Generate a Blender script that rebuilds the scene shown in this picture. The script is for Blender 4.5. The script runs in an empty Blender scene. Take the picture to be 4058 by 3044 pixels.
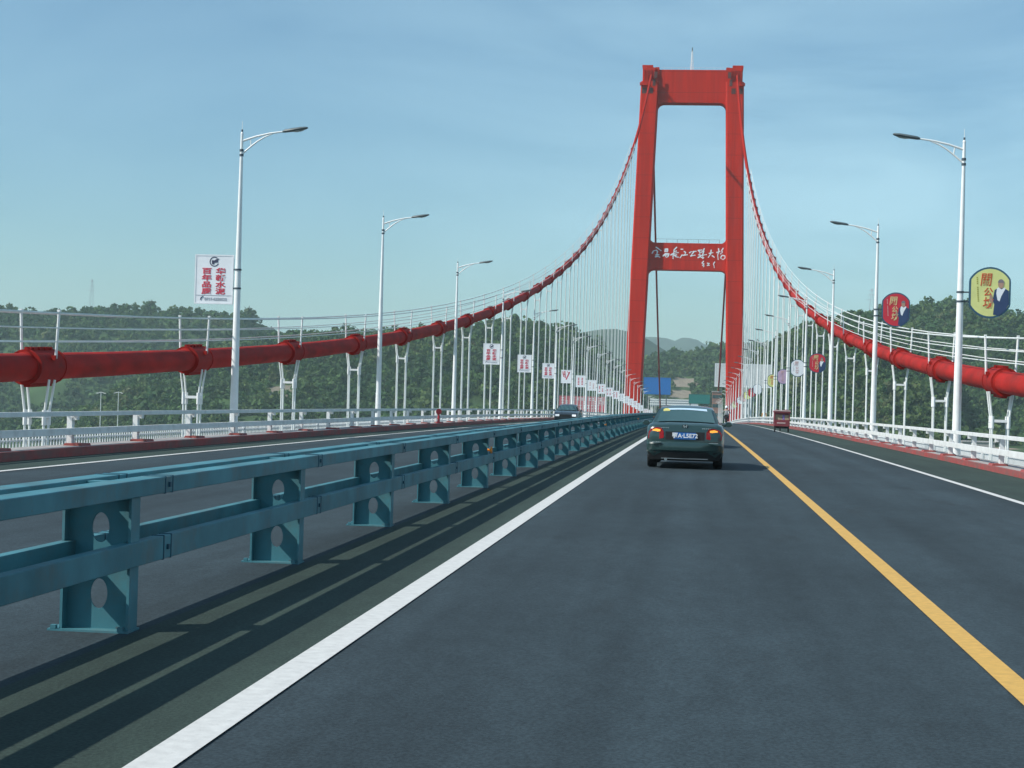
import bpy, bmesh, math, random
import numpy as np
from mathutils import Vector, Matrix, noise
R = math.radians
rng = random.Random(7)
nrg = np.random.default_rng(11)
sc = bpy.context.scene
col = sc.collection

# ------------------------------------------------------------------ camera
CAM_X, CAM_Z = 3.352, 1.436
yaw, pitch, roll = -0.11201, 0.0065383, 0.028942
cy_, sy_, cp_, sp_ = math.cos(yaw), math.sin(yaw), math.cos(pitch), math.sin(pitch)
fw = Vector((sy_*cp_, cy_*cp_, sp_)); rt = Vector((cy_, -sy_, 0)); up = rt.cross(fw)
rt2 = rt*math.cos(roll) + up*math.sin(roll); up2 = up*math.cos(roll) - rt*math.sin(roll)
cam = bpy.data.cameras.new('camera'); cam.lens = 36*6524.7/4058; cam.sensor_width = 36
cam.clip_start = 0.1; cam.clip_end = 60000
co = bpy.data.objects.new('camera', cam); col.objects.link(co)
M = Matrix((rt2, up2, -fw)).transposed().to_4x4(); M.translation = (CAM_X, 0, CAM_Z)
co.matrix_world = M
sc.camera = co

# ------------------------------------------------------------------ sky and sun
SUN_DIR = Vector((-1.0, -0.46, 1.0)).normalized(); SUN_EL = math.asin(SUN_DIR.z)
w = bpy.data.worlds.new('World'); sc.world = w; w.use_nodes = True
nt = w.node_tree; nt.nodes.clear()
N = nt.nodes.new; L = nt.links.new
out = N('ShaderNodeOutputWorld'); bg = N('ShaderNodeBackground'); bg.inputs['Strength'].default_value = 0.12
sky = N('ShaderNodeTexSky'); sky.sky_type = 'NISHITA'; sky.sun_disc = False
sky.sun_elevation = SUN_EL; sky.sun_rotation = math.atan2(SUN_DIR.x, SUN_DIR.y)
sky.altitude = 100; sky.air_density = 1.0; sky.dust_density = 0.6; sky.ozone_density = 2.5
tc = N('ShaderNodeTexCoord'); mp = N('ShaderNodeMapping'); mp.inputs['Scale'].default_value = (1.0, 1.0, 3.2)
nz = N('ShaderNodeTexNoise'); nz.inputs['Scale'].default_value = 3.6; nz.inputs['Detail'].default_value = 6; nz.inputs['Roughness'].default_value = 0.55
nz.inputs['Distortion'].default_value = 0.6
rp = N('ShaderNodeValToRGB'); rp.color_ramp.elements[0].position = 0.36; rp.color_ramp.elements[1].position = 0.66
rp.color_ramp.elements[1].color = (0.44, 0.44, 0.44, 1)
mx = N('ShaderNodeMix'); mx.data_type = 'RGBA'
L(tc.outputs['Generated'], mp.inputs['Vector']); L(mp.outputs['Vector'], nz.inputs['Vector'])
L(nz.outputs['Fac'], rp.inputs['Fac'])
sx_ = N('ShaderNodeSeparateXYZ'); mr_ = N('ShaderNodeMapRange'); mm_ = N('ShaderNodeMath'); mm_.operation = 'MULTIPLY'
mr_.inputs['From Min'].default_value = -0.25; mr_.inputs['From Max'].default_value = 0.08; mr_.inputs['To Min'].default_value = 0.25
L(tc.outputs['Generated'], sx_.inputs[0]); L(sx_.outputs['X'], mr_.inputs['Value'])
L(rp.outputs['Color'], mm_.inputs[0]); L(mr_.outputs['Result'], mm_.inputs[1]); L(mm_.outputs[0], mx.inputs['Factor'])
L(sky.outputs['Color'], mx.inputs[6]); mx.inputs[7].default_value = (7.2, 8.3, 9.3, 1)
tn = N('ShaderNodeMix'); tn.data_type = 'RGBA'; tn.blend_type = 'MULTIPLY'; tn.inputs['Factor'].default_value = 1.0
tn.inputs[7].default_value = (0.77, 1.0, 1.02, 1); L(mx.outputs[2], tn.inputs[6])      # the photograph's cool white balance
L(tn.outputs[2], bg.inputs['Color']); L(bg.outputs['Background'], out.inputs['Surface'])
sun = bpy.data.lights.new('sun', 'SUN'); sun.energy = 5.0; sun.angle = R(0.5); sun.color = (1.0, 0.955, 0.88)
so = bpy.data.objects.new('sun', sun); col.objects.link(so)
so.rotation_euler = (-SUN_DIR).to_track_quat('-Z', 'Y').to_euler()
sc.view_settings.view_transform = 'Standard'; sc.view_settings.look = 'None'
sc.view_settings.exposure = 0.0; sc.view_settings.gamma = 1.0
sc.render.engine = 'CYCLES'
sc.cycles.use_denoising = True
sc.cycles.max_bounces = 6; sc.cycles.volume_bounces = 0
sc.cycles.diffuse_bounces = 3; sc.cycles.glossy_bounces = 3; sc.cycles.transparent_max_bounces = 8

# ------------------------------------------------------------------ materials
MATS = {}
def mat(name, rgb, rough=0.6, metal=0.0, var=0.12, scale=3.0, bump=0.0, bscale=40.0, coat=0.0, emit=None, spec=0.5, stretch=None):
    m = bpy.data.materials.new(name); m.use_nodes = True
    t = m.node_tree; b = t.nodes['Principled BSDF']
    b.inputs['Roughness'].default_value = rough; b.inputs['Metallic'].default_value = metal
    b.inputs['Specular IOR Level'].default_value = spec
    if coat: b.inputs['Coat Weight'].default_value = coat; b.inputs['Coat Roughness'].default_value = 0.06
    tcn = t.nodes.new('ShaderNodeTexCoord'); src = tcn.outputs['Object']
    if stretch:
        mpn = t.nodes.new('ShaderNodeMapping'); mpn.inputs['Scale'].default_value = stretch
        t.links.new(src, mpn.inputs['Vector']); src = mpn.outputs['Vector']
    n = t.nodes.new('ShaderNodeTexNoise'); n.inputs['Scale'].default_value = scale; n.inputs['Detail'].default_value = 5
    t.links.new(src, n.inputs['Vector'])
    r = t.nodes.new('ShaderNodeValToRGB'); r.color_ramp.elements[0].position = 0.3; r.color_ramp.elements[1].position = 0.72
    r.color_ramp.elements[0].color = (*[c*(1-var) for c in rgb], 1)
    r.color_ramp.elements[1].color = (*[min(1, c*(1+var)) for c in rgb], 1)
    t.links.new(n.outputs['Fac'], r.inputs['Fac']); t.links.new(r.outputs['Color'], b.inputs['Base Color'])
    if bump:
        n2 = t.nodes.new('ShaderNodeTexNoise'); n2.inputs['Scale'].default_value = bscale; n2.inputs['Detail'].default_value = 3
        t.links.new(tcn.outputs['Object'], n2.inputs['Vector'])
        bp = t.nodes.new('ShaderNodeBump'); bp.inputs['Strength'].default_value = bump; bp.inputs['Distance'].default_value = 0.02
        t.links.new(n2.outputs['Fac'], bp.inputs['Height']); t.links.new(bp.outputs['Normal'], b.inputs['Normal'])
    if emit:
        b.inputs['Emission Color'].default_value = (*emit[0], 1); b.inputs['Emission Strength'].default_value = emit[1]
    MATS[name] = m
    return m
def asphalt(name, rgb, warm):
    m = mat(name, rgb, 0.82, var=0.10, scale=0.35, bump=0.25, bscale=70, spec=0.3)
    t = m.node_tree; b = t.nodes['Principled BSDF']
    base = b.inputs['Base Color'].links[0].from_socket
    tcn = [n for n in t.nodes if n.type == 'TEX_COORD'][0]
    def noise(scale, st, lo, hi):
        mpn = t.nodes.new('ShaderNodeMapping'); mpn.inputs['Scale'].default_value = st
        n = t.nodes.new('ShaderNodeTexNoise'); n.inputs['Scale'].default_value = scale; n.inputs['Detail'].default_value = 4
        t.links.new(tcn.outputs['Object'], mpn.inputs['Vector']); t.links.new(mpn.outputs['Vector'], n.inputs['Vector'])
        r = t.nodes.new('ShaderNodeMapRange'); r.inputs['From Min'].default_value = 0.36; r.inputs['From Max'].default_value = 0.64
        r.inputs['To Min'].default_value = lo; r.inputs['To Max'].default_value = hi
        t.links.new(n.outputs['Fac'], r.inputs['Value']); return r.outputs['Result']
    def mul(a, f):
        q = t.nodes.new('ShaderNodeVectorMath'); q.operation = 'SCALE'
        t.links.new(a, q.inputs[0]); t.links.new(f, q.inputs['Scale']); return q.outputs[0]
    base = mul(base, noise(1.1, (1, 0.012, 1), 0.82, 1.16))     # wheel tracks along the lanes
    base = mul(base, noise(48, (1, 1, 1), 0.76, 1.26))          # aggregate
    base = mul(base, noise(7, (1, 0.35, 1), 0.92, 1.08))
    base = mul(base, noise(.55, (1, 0.5, 1), 0.90, 1.09))
    base = mul(base, noise(2.6, (1, 0.06, 1), 0.93, 1.07))
    t.links.new(base, b.inputs['Base Color'])
    return m
asphalt('asphalt', (0.029, 0.045, 0.054), 0)
asphalt('shoulder_asphalt', (0.032, 0.052, 0.043), 0)
mat('line_white', (0.62, 0.62, 0.60), 0.6, var=0.10, scale=14, bump=0.1)
mat('line_yellow', (0.62, 0.36, 0.075), 0.6, var=0.13, scale=14, bump=0.1)
for nm in ('line_white', 'line_yellow'):
    t = MATS[nm].node_tree; b = t.nodes['Principled BSDF']; src = b.inputs['Base Color'].links[0].from_socket
    tcn = [n for n in t.nodes if n.type == 'TEX_COORD'][0]
    n = t.nodes.new('ShaderNodeTexNoise'); n.inputs['Scale'].default_value = 26; n.inputs['Detail'].default_value = 8; n.inputs['Roughness'].default_value = .7
    t.links.new(tcn.outputs['Object'], n.inputs['Vector'])
    r = t.nodes.new('ShaderNodeMapRange'); r.inputs['From Min'].default_value = .60; r.inputs['From Max'].default_value = .74; r.inputs['To Max'].default_value = .45
    t.links.new(n.outputs['Fac'], r.inputs['Value'])
    k = t.nodes.new('ShaderNodeMix'); k.data_type = 'RGBA'; k.inputs[7].default_value = (.09, .10, .10, 1)
    t.links.new(r.outputs['Result'], k.inputs['Factor']); t.links.new(src, k.inputs[6]); t.links.new(k.outputs[2], b.inputs['Base Color'])
mat('kerb_red', (0.36, 0.055, 0.05), 0.7, var=0.22, scale=5)
mat('concrete', (0.36, 0.34, 0.33), 0.85, var=0.16, scale=2.5, bump=0.15)
mat('deck_steel', (0.22, 0.23, 0.24), 0.7, var=0.2, scale=1.5)
mat('barrier_paint', (0.062, 0.208, 0.250), 0.55, spec=0.3, var=0.26, scale=2.4, bump=0.04, bscale=30)
mat('barrier_seam', (0.018, 0.08, 0.12), 0.6)
mat('rail_white', (0.74, 0.76, 0.75), 0.5, var=0.10, scale=2.5)
mat('white_paint', (0.80, 0.82, 0.81), 0.42, var=0.06, scale=3)
mat('rope_white', (0.72, 0.76, 0.74), 0.5, var=0.08, scale=2)
mat('dark_band', (0.06, 0.08, 0.10), 0.5)
mat('lamp_grey', (0.10, 0.13, 0.14), 0.45, var=0.15)
mat('lamp_lens', (0.30, 0.34, 0.33), 0.2)
mat('bridge_red', (0.50, 0.019, 0.006), 0.75, spec=0.1, var=0.16, scale=0.9, stretch=(1, 1, .06), bump=0.05, bscale=3)
mat('cable_red', (0.36, 0.017, 0.013), 0.7, spec=0.15, var=0.28, scale=2.2, stretch=(1, .35, 1), bump=0.1, bscale=14)
mat('clamp_red', (0.30, 0.016, 0.013), 0.7, spec=0.15, var=0.15, scale=2.2, bump=0.1, bscale=10)
mat('cable_upper', (0.34, 0.014, 0.006), 0.85, spec=0.05, var=0.1)
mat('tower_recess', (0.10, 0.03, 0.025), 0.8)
mat('sign_white', (0.80, 0.83, 0.86), 0.4, var=0.04)
mat('sign_red', (0.58, 0.055, 0.09), 0.5, var=0.05)
mat('sign_dark', (0.05, 0.06, 0.11), 0.5)
mat('sign_grey', (0.40, 0.43, 0.47), 0.5)
mat('sign_yellow', (0.68, 0.70, 0.27), 0.4, var=0.06)
mat('sign_scarlet', (0.55, 0.03, 0.05), 0.4, var=0.08)
mat('sign_gold', (0.66, 0.58, 0.28), 0.4)
mat('sign_vermilion', (0.56, 0.10, 0.035), 0.5)
mat('sign_olive', (0.36, 0.34, 0.06), 0.5)
mat('sign_frame', (0.03, 0.10, 0.16), 0.5)
mat('board_red', (0.48, 0.13, 0.15), 0.6, var=0.1, scale=.8)
mat('sign_mauve', (0.50, 0.36, 0.50), 0.5)
mat('sign_rose', (0.62, 0.40, 0.38), 0.5)
mat('skin', (0.42, 0.26, 0.19), 0.6)
mat('navy', (0.03, 0.06, 0.14), 0.6)
mat('grey_hair', (0.20, 0.18, 0.20), 0.7)
mat('blue_sign', (0.015, 0.15, 0.46), 0.4, var=0.06)
mat('green_sign', (0.02, 0.18, 0.16), 0.5, var=0.1)
mat('car_paint', (0.019, 0.050, 0.049), 0.3, coat=0.8, var=0.06)
mat('car_paint_dark', (0.025, 0.034, 0.042), 0.3, coat=0.8, var=0.06)
mat('car_glass', (0.040, 0.092, 0.098), 0.07, spec=0.9, var=0.05)
mat('black_plastic', (0.012, 0.013, 0.014), 0.6)
mat('tyre', (0.012, 0.012, 0.012), 0.85)
mat('rim', (0.35, 0.36, 0.37), 0.35, metal=0.8)
mat('chrome', (0.6, 0.62, 0.64), 0.2, metal=0.9)
mat('tail_red', (0.35, 0.012, 0.018), 0.2, coat=0.5)
mat('tail_lit', (0.9, 0.35, 0.05), 0.3, emit=((1.0, 0.40, 0.05), 0.9))
mat('head_lit', (0.9, 0.9, 0.9), 0.3, emit=((0.9, 0.97, 1.0), 0.6))
mat('plate_blue', (0.015, 0.13, 0.40), 0.4)
mat('band_pale', (0.50, 0.66, 0.80), 0.3)
mat('sticker_yellow', (0.75, 0.68, 0.22), 0.4)
mat('trike_maroon', (0.20, 0.035, 0.045), 0.55, var=0.2)
mat('canopy_pink', (0.55, 0.42, 0.40), 0.7)
mat('tan_cloth', (0.40, 0.30, 0.20), 0.8, var=0.2, scale=8)
mat('violet_cloth', (0.26, 0.18, 0.45), 0.8)
mat('orange', (0.80, 0.26, 0.02), 0.5)
mat('hydrant_red', (0.45, 0.03, 0.04), 0.5)
mat('brick', (0.30, 0.16, 0.12), 0.8, var=0.2, scale=1.0)
mat('wall_pale', (0.60, 0.62, 0.62), 0.8)
mat('wood', (0.08, 0.06, 0.045), 0.9)

def grime(name, rgb, scale, lo, hi, amount, stretch=(1, 1, 1)):
    t = MATS[name].node_tree; b = t.nodes['Principled BSDF']; src = b.inputs['Base Color'].links[0].from_socket
    tcn = [n for n in t.nodes if n.type == 'TEX_COORD'][0]
    mpn = t.nodes.new('ShaderNodeMapping'); mpn.inputs['Scale'].default_value = stretch; t.links.new(tcn.outputs['Object'], mpn.inputs['Vector'])
    n = t.nodes.new('ShaderNodeTexNoise'); n.inputs['Scale'].default_value = scale; n.inputs['Detail'].default_value = 7; n.inputs['Roughness'].default_value = .65
    t.links.new(mpn.outputs['Vector'], n.inputs['Vector'])
    r = t.nodes.new('ShaderNodeMapRange'); r.inputs['From Min'].default_value = lo; r.inputs['From Max'].default_value = hi; r.inputs['To Max'].default_value = amount
    t.links.new(n.outputs['Fac'], r.inputs['Value'])
    k = t.nodes.new('ShaderNodeMix'); k.data_type = 'RGBA'; k.inputs[7].default_value = (*rgb, 1)
    t.links.new(r.outputs['Result'], k.inputs['Factor']); t.links.new(src, k.inputs[6]); t.links.new(k.outputs[2], b.inputs['Base Color'])
grime('barrier_paint', (.12, .13, .12), 3.0, .48, .72, .55)
grime('barrier_paint', (.16, .07, .035), 14, .66, .76, .6)
grime('rail_white', (.30, .28, .25), 2.2, .52, .78, .5)
grime('white_paint', (.36, .34, .31), 1.6, .55, .8, .4, (1, 1, .25))
grime('cable_red', (.12, .025, .02), 1.8, .48, .75, .7, (1, .4, 1))
grime('clamp_red', (.10, .025, .02), 3, .5, .75, .7)
grime('kerb_red', (.14, .11, .10), 2.5, .38, .66, .8, (1, .4, 1))
grime('bridge_red', (.22, .03, .025), .5, .5, .8, .45, (1, 1, .05))
grime('asphalt', (.016, .019, .020), 1.3, .60, .74, .55, (1, .22, 1))
grime('sign_white', (.55, .54, .50), 1.8, .55, .8, .4)
def pour_joints(name, step, amount):            # horizontal formwork joints of the tower
    t = MATS[name].node_tree; b = t.nodes['Principled BSDF']; src = b.inputs['Base Color'].links[0].from_socket
    tcn = [n for n in t.nodes if n.type == 'TEX_COORD'][0]; sp = t.nodes.new('ShaderNodeSeparateXYZ'); t.links.new(tcn.outputs['Object'], sp.inputs[0])
    m1 = t.nodes.new('ShaderNodeMath'); m1.operation = 'PINGPONG'; m1.inputs[1].default_value = step/2; t.links.new(sp.outputs['Z'], m1.inputs[0])
    r = t.nodes.new('ShaderNodeMapRange'); r.inputs['From Min'].default_value = .10; r.inputs['From Max'].default_value = .0; r.inputs['To Max'].default_value = amount; t.links.new(m1.outputs[0], r.inputs['Value'])
    k = t.nodes.new('ShaderNodeMix'); k.data_type = 'RGBA'; k.inputs[7].default_value = (.10, .015, .012, 1)
    t.links.new(r.outputs['Result'], k.inputs['Factor']); t.links.new(src, k.inputs[6]); t.links.new(k.outputs[2], b.inputs['Base Color'])
pour_joints('bridge_red', 6.0, .6)

# ------------------------------------------------------------------ helpers
def deck(y):
    if y <= 475: return -0.00053942*y - 2.8568e-5*y*y
    z = -0.00053942*475 - 2.8568e-5*475*475; s = -0.00053942 - 2*2.8568e-5*475
    return z + s*110*(1 - math.exp(-(y-475)/110))
class MB:
    def __init__(s): s.v = []; s.f = []; s.m = []
    def add(s, vs, fs, mi=0):
        o = len(s.v); s.v += [tuple(v) for v in vs]; s.f += [tuple(i+o for i in f) for f in fs]; s.m += [mi]*len(fs)
    def box(s, c, d, mi=0, rot=None):
        x, y, z = d[0]/2, d[1]/2, d[2]/2
        vs = [Vector((a*x, b*y, g*z)) for a in (-1, 1) for b in (-1, 1) for g in (-1, 1)]
        if rot is not None: vs = [rot @ v for v in vs]
        c = Vector(c)
        s.add([v+c for v in vs], [(0, 1, 3, 2), (4, 6, 7, 5), (0, 4, 5, 1), (2, 3, 7, 6), (0, 2, 6, 4), (1, 5, 7, 3)], mi)
    def b2(s, x0, x1, y0, y1, z0, z1, mi=0): s.box(((x0+x1)/2, (y0+y1)/2, (z0+z1)/2), (x1-x0, y1-y0, z1-z0), mi)
    def tube(s, pts, r, n=8, mi=0, caps=True):
        pts = [Vector(p) for p in pts]; k = len(pts)
        rs = r if isinstance(r, (list, tuple)) else [r]*k
        o = len(s.v); prev = None
        for i, p in enumerate(pts):
            t = (pts[min(i+1, k-1)] - pts[max(i-1, 0)]).normalized()
            a = Vector((1, 0, 0)) if abs(t.x) < 0.8 else Vector((0, 0, 1))
            if prev is not None: a = prev
            u = (a - t*a.dot(t)).normalized(); v = t.cross(u); prev = u
            for j in range(n):
                q = 2*math.pi*j/n
                s.v.append(tuple(p + (u*math.cos(q) + v*math.sin(q))*rs[i]))
        for i in range(k-1):
            for j in range(n):
                a0 = o+i*n+j; a1 = o+i*n+(j+1) % n
                s.f.append((a0, a1, a1+n, a0+n)); s.m.append(mi)
        if caps:
            s.f.append(tuple(o+j for j in reversed(range(n)))); s.m.append(mi)
            s.f.append(tuple(o+(k-1)*n+j for j in range(n))); s.m.append(mi)
    def prism(s, poly, y0, y1, mi=0):           # polygon in x,z extruded along y
        n = len(poly); vs = [(x, y0, z) for x, z in poly] + [(x, y1, z) for x, z in poly]
        fs = [tuple(range(n)), tuple(reversed(range(n, 2*n)))] + [(i, i+n, (i+1) % n+n, (i+1) % n) for i in range(n)]
        s.add(vs, fs, mi)
    def sweep(s, sect, ys, zf, mi=0):           # closed section (x,z) swept along y over the deck curve
        n = len(sect); vs = []
        for y in ys:
            z0 = zf(y); vs += [(x, y, z+z0) for x, z in sect]
        fs = []
        for i in range(len(ys)-1):
            for j in range(n):
                a = i*n+j; b = i*n+(j+1) % n
                fs.append((a, b, b+n, a+n))
        fs.append(tuple(range(n))); fs.append(tuple((len(ys)-1)*n+j for j in reversed(range(n))))
        s.add(vs, fs, mi)
    def loft(s, rings, mi=0, cap=True):
        n = len(rings[0]); vs = [v for r_ in rings for v in r_]; fs = []
        for i in range(len(rings)-1):
            for j in range(n):
                a = i*n+j; b = i*n+(j+1) % n
                fs.append((a, b, b+n, a+n))
        if cap: fs.append(tuple(range(n))); fs.append(tuple((len(rings)-1)*n+j for j in reversed(range(n))))
        s.add(vs, fs, mi)
    def mesh(s, name, mats, smooth=False):
        me = bpy.data.meshes.new(name); me.from_pydata(s.v, [], s.f)
        for m_ in (mats if isinstance(mats, (list, tuple)) else [mats]): me.materials.append(MATS[m_])
        me.polygons.foreach_set('material_index', s.m)
        bm = bmesh.new(); bm.from_mesh(me); bmesh.ops.recalc_face_normals(bm, faces=bm.faces); bm.to_mesh(me); bm.free()
        if smooth:
            me.shade_smooth(); 
            try: me.set_sharp_from_angle(angle=R(38))
            except Exception: pass
        me.update(); return me
    def build(s, name, mats, parent=None, smooth=False, loc=None):
        return link(name, s.mesh(name, mats, smooth), parent, loc)
def link(name, data, parent=None, loc=None):
    o = bpy.data.objects.new(name, data); col.objects.link(o)
    if parent is not None: o.parent = parent
    if loc is not None: o.location = loc
    return o
def tag(o, label, cat, group=None, kind=None):
    o['label'] = label; o['category'] = cat
    if group: o['group'] = group
    if kind: o['kind'] = kind
    return o
def thing(name, label, cat, loc=(0, 0, 0), rz=0, group=None):
    o = bpy.data.objects.new(name, None); col.objects.link(o); o.empty_display_size = 0.3
    o.location = loc; o.rotation_euler = (0, 0, rz)
    return tag(o, label, cat, group)
def struct(mb, name, mats, label, cat, smooth=False):
    o = mb.build(name, mats, smooth=smooth); return tag(o, label, cat, kind='structure')
def copy_tree(o, parent=None):
    c = o.copy(); col.objects.link(c)
    if parent is not None: c.parent = parent
    for ch in list(o.children): copy_tree(ch, c)
    return c
ORD = ['zeroth', 'first', 'second', 'third', 'fourth', 'fifth', 'sixth', 'seventh', 'eighth', 'ninth', 'tenth', 'eleventh', 'twelfth', 'thirteenth',
       'fourteenth', 'fifteenth', 'sixteenth', 'seventeenth', 'eighteenth', 'nineteenth', 'twentieth']
TENS = {20: 'twenty', 30: 'thirty', 40: 'forty'}
def ordinal(n):
    if n <= 20: return ORD[n]
    t, u = n//10*10, n % 10
    return (TENS[t][:-1]+'ieth') if u == 0 else TENS[t]+'-'+ORD[u]
def text_mesh(body, size, material, extrude=0.004, shear=0.0, offset=0.0, align='CENTER'):
    c = bpy.data.curves.new('lettering', 'FONT'); c.body = body; c.size = size; c.extrude = extrude
    c.align_x = align; c.align_y = 'CENTER'; c.shear = shear; c.offset = offset; c.resolution_u = 3
    o = bpy.data.objects.new('lettering', c); col.objects.link(o); bpy.context.view_layer.update()
    me = bpy.data.meshes.new_from_object(o.evaluated_get(bpy.context.evaluated_depsgraph_get()))
    bpy.data.objects.remove(o); bpy.data.curves.remove(c)
    me.materials.clear(); me.materials.append(MATS[material])
    return me
UPRIGHT = Matrix.Rotation(R(90), 4, 'X')       # lettering stands up and faces -y
def join_texts(name, items, parent, material):
    """items: (text, size, x, y, z, shear, offset, rot) -> one mesh of lettering"""
    bm = bmesh.new()
    for (body, size, x, y, z, shear, offset, rot, *xs) in items:
        me = text_mesh(body, size, material, 0.004 if size < 1 else 0.08, shear, offset)
        me.transform(Matrix.Translation((x, y, z)) @ UPRIGHT @ Matrix.Rotation(rot, 4, 'Z') @ Matrix.Diagonal((xs[0] if xs else 1, 1, 1, 1)))
        bm.from_mesh(me); bpy.data.meshes.remove(me)
    me = bpy.data.meshes.new(name); bm.to_mesh(me); bm.free(); me.materials.append(MATS[material])
    return link(name, me, parent)
YS = [-40+8*i for i in range(66)] + [500, 520, 560, 600, 660, 740, 820, 950]
YB = [y for y in YS if y <= 560]

# ------------------------------------------------------------------ road and deck
def sheet(x0, x1, dz, ys=YS):
    mb = MB(); xs = [x0, x1]
    for i, y in enumerate(ys):
        mb.v += [(x0, y, deck(y)+dz), (x1, y, deck(y)+dz)]
        if i: a = 2*(i-1); mb.f.append((a, a+1, a+3, a+2)); mb.m.append(0)
    return mb
struct(sheet(-9.02, 10.42, 0), 'road', 'asphalt', 'dark asphalt roadway running over the bridge', 'road')
m_ = sheet(0.16, 1.26, 0.004); struct(m_, 'shoulder_strip', 'shoulder_asphalt', 'strip of paler asphalt between median barrier and white line', 'road shoulder')
struct(sheet(8.55, 10.40, 0.004), 'shoulder_strip', 'shoulder_asphalt', 'strip of greenish asphalt beside the right kerb', 'road shoulder')
struct(sheet(-8.98, -7.82, 0.004), 'shoulder_strip', 'shoulder_asphalt', 'strip of asphalt beside the left kerb', 'road shoulder')
struct(sheet(1.26, 1.44, 0.008), 'lane_line', 'line_white', 'broad solid white line right of the median barrier', 'road marking')
struct(sheet(4.97, 5.12, 0.008), 'lane_line', 'line_yellow', 'solid yellow line right of the dark sedan', 'road marking')
struct(sheet(8.38, 8.52, 0.008), 'lane_line', 'line_white', 'thin white edge line before the right kerb', 'road marking')
struct(sheet(-7.79, -7.65, 0.008), 'lane_line', 'line_white', 'thin white edge line before the left kerb', 'road marking')
mb = MB()                                       # dashed line of the far carriageway
for i in range(40):
    y = 20 + i*15
    mb.add([(-4.35, y, deck(y)+.008), (-4.2, y, deck(y)+.008), (-4.2, y+6, deck(y+6)+.008), (-4.35, y+6, deck(y+6)+.008)], [(0, 1, 2, 3)])
struct(mb, 'lane_line', 'line_white', 'dashed white line in the oncoming carriageway', 'road marking')
for side, xk, hk, lab in ((-1, -9.0, 0.17, 'dark red kerb along the left railing'), (1, 10.4, 0.13, 'bright red kerb along the right railing')):
    mb = MB(); x1 = xk + side*0.85
    lo, hi = min(xk, x1), max(xk, x1)
    mb.sweep([(lo, -0.7), (hi, -0.7), (hi, hk), (lo, hk)], YB, deck)
    xr = xk - side*0.012                        # red painted facing, proud of the concrete
    lo, hi = min(xr, xk + side*0.10), max(xr, xk + side*0.10)
    mb.sweep([(lo, -0.05), (hi, -0.05), (hi, hk+.004), (lo, hk+.004)], YB, deck, 1)
    struct(mb, 'kerb', ['concrete', 'kerb_red'], lab, 'kerb')
mb = MB()
mb.sweep([(-9.8, -0.62), (-13.9, -0.66), (-13.9, -1.2), (-9, -3.2), (9, -3.2), (13.9, -1.2), (13.9, -0.66), (11.2, -0.62), (10, -0.75), (-9, -0.75)], YB, deck)
struct(mb, 'bridge_deck', 'deck_steel', 'grey steel box girder carrying the roadway', 'bridge deck')

# ------------------------------------------------------------------ median barrier
def oval_plate(mb, x0, x1, z0, z1, y, t, cx, cz, a, b):
    """upright plate in x,z with an oval hole, thickness t along y"""
    n = 24; inner = []; outer = []
    for i in range(n):
        q = 2*math.pi*i/n; c, s_ = math.cos(q), math.sin(q)
        inner.append((cx+a*c, cz+b*s_))
        k = min((x1-cx if c > 0 else cx-x0)/max(abs(c), 1e-6), (z1-cz if s_ > 0 else cz-z0)/max(abs(s_), 1e-6))
        outer.append((cx+k*c, cz+k*s_))
    # exact corners
    for (X_, Z_) in ((x0, z0), (x1, z0), (x0, z1), (x1, z1)):
        i = min(range(n), key=lambda i: (outer[i][0]-X_)**2+(outer[i][1]-Z_)**2); outer[i] = (X_, Z_)
    vs = []
    for yy in (y-t/2, y+t/2): vs += [(p[0], yy, p[1]) for p in inner] + [(p[0], yy, p[1]) for p in outer]
    fs = []
    for i in range(n):
        j = (i+1) % n
        fs += [(i, j, n+j, n+i), (2*n+i, 3*n+i, 3*n+j, 2*n+j), (i, 2*n+i, 2*n+j, j), (n+i, n+j, 3*n+j, 3*n+i)]
    mb.add(vs, fs)
BX = -0.085
BAR = thing('median_barrier', 'long steel-blue crash barrier with four rails between the two carriageways', 'crash barrier', (BX, 0, 0))
def rail(name, x0, x1, z0, z1, parent, material, seam=None, ys=YB, off=0):
    mb = MB(); c = 0.004
    mb.sweep([(x0+c, z0), (x1-c, z0), (x1, z0+c), (x1, z1-c), (x1-c, z1), (x0+c, z1), (x0, z1-c), (x0, z0+c)], ys, deck)
    if seam:
        for i in range(110):
            y = off + i*4.0986 + 0.55
            for yy in (y-.07, y+.07):
                mb.box(((x0+x1)/2, yy, deck(yy)+(z0+z1)/2), (x1-x0+.008, .012, z1-z0+.008), 1)
            mb.box((x1+.004 if x1 > 0 else x0-.004, y, deck(y)+(z0+z1)/2), (.02, .03, .03), 1)
    return mb.build(name, [material, seam] if seam else material, parent)
P0 = 9.3014 - 2*4.0986
rail('upper_rail', 0.075, 0.222, 0.782, 0.882, BAR, 'barrier_paint', 'barrier_seam', off=P0)
rail('upper_rail', -0.222, -0.075, 0.782, 0.882, BAR, 'barrier_paint', 'barrier_seam', off=P0)
rail('lower_rail', 0.150, 0.222, 0.378, 0.520, BAR, 'barrier_paint', 'barrier_seam', off=P0)
rail('lower_rail', -0.222, -0.150, 0.378, 0.520, BAR, 'barrier_paint', 'barrier_seam', off=P0)
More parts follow.
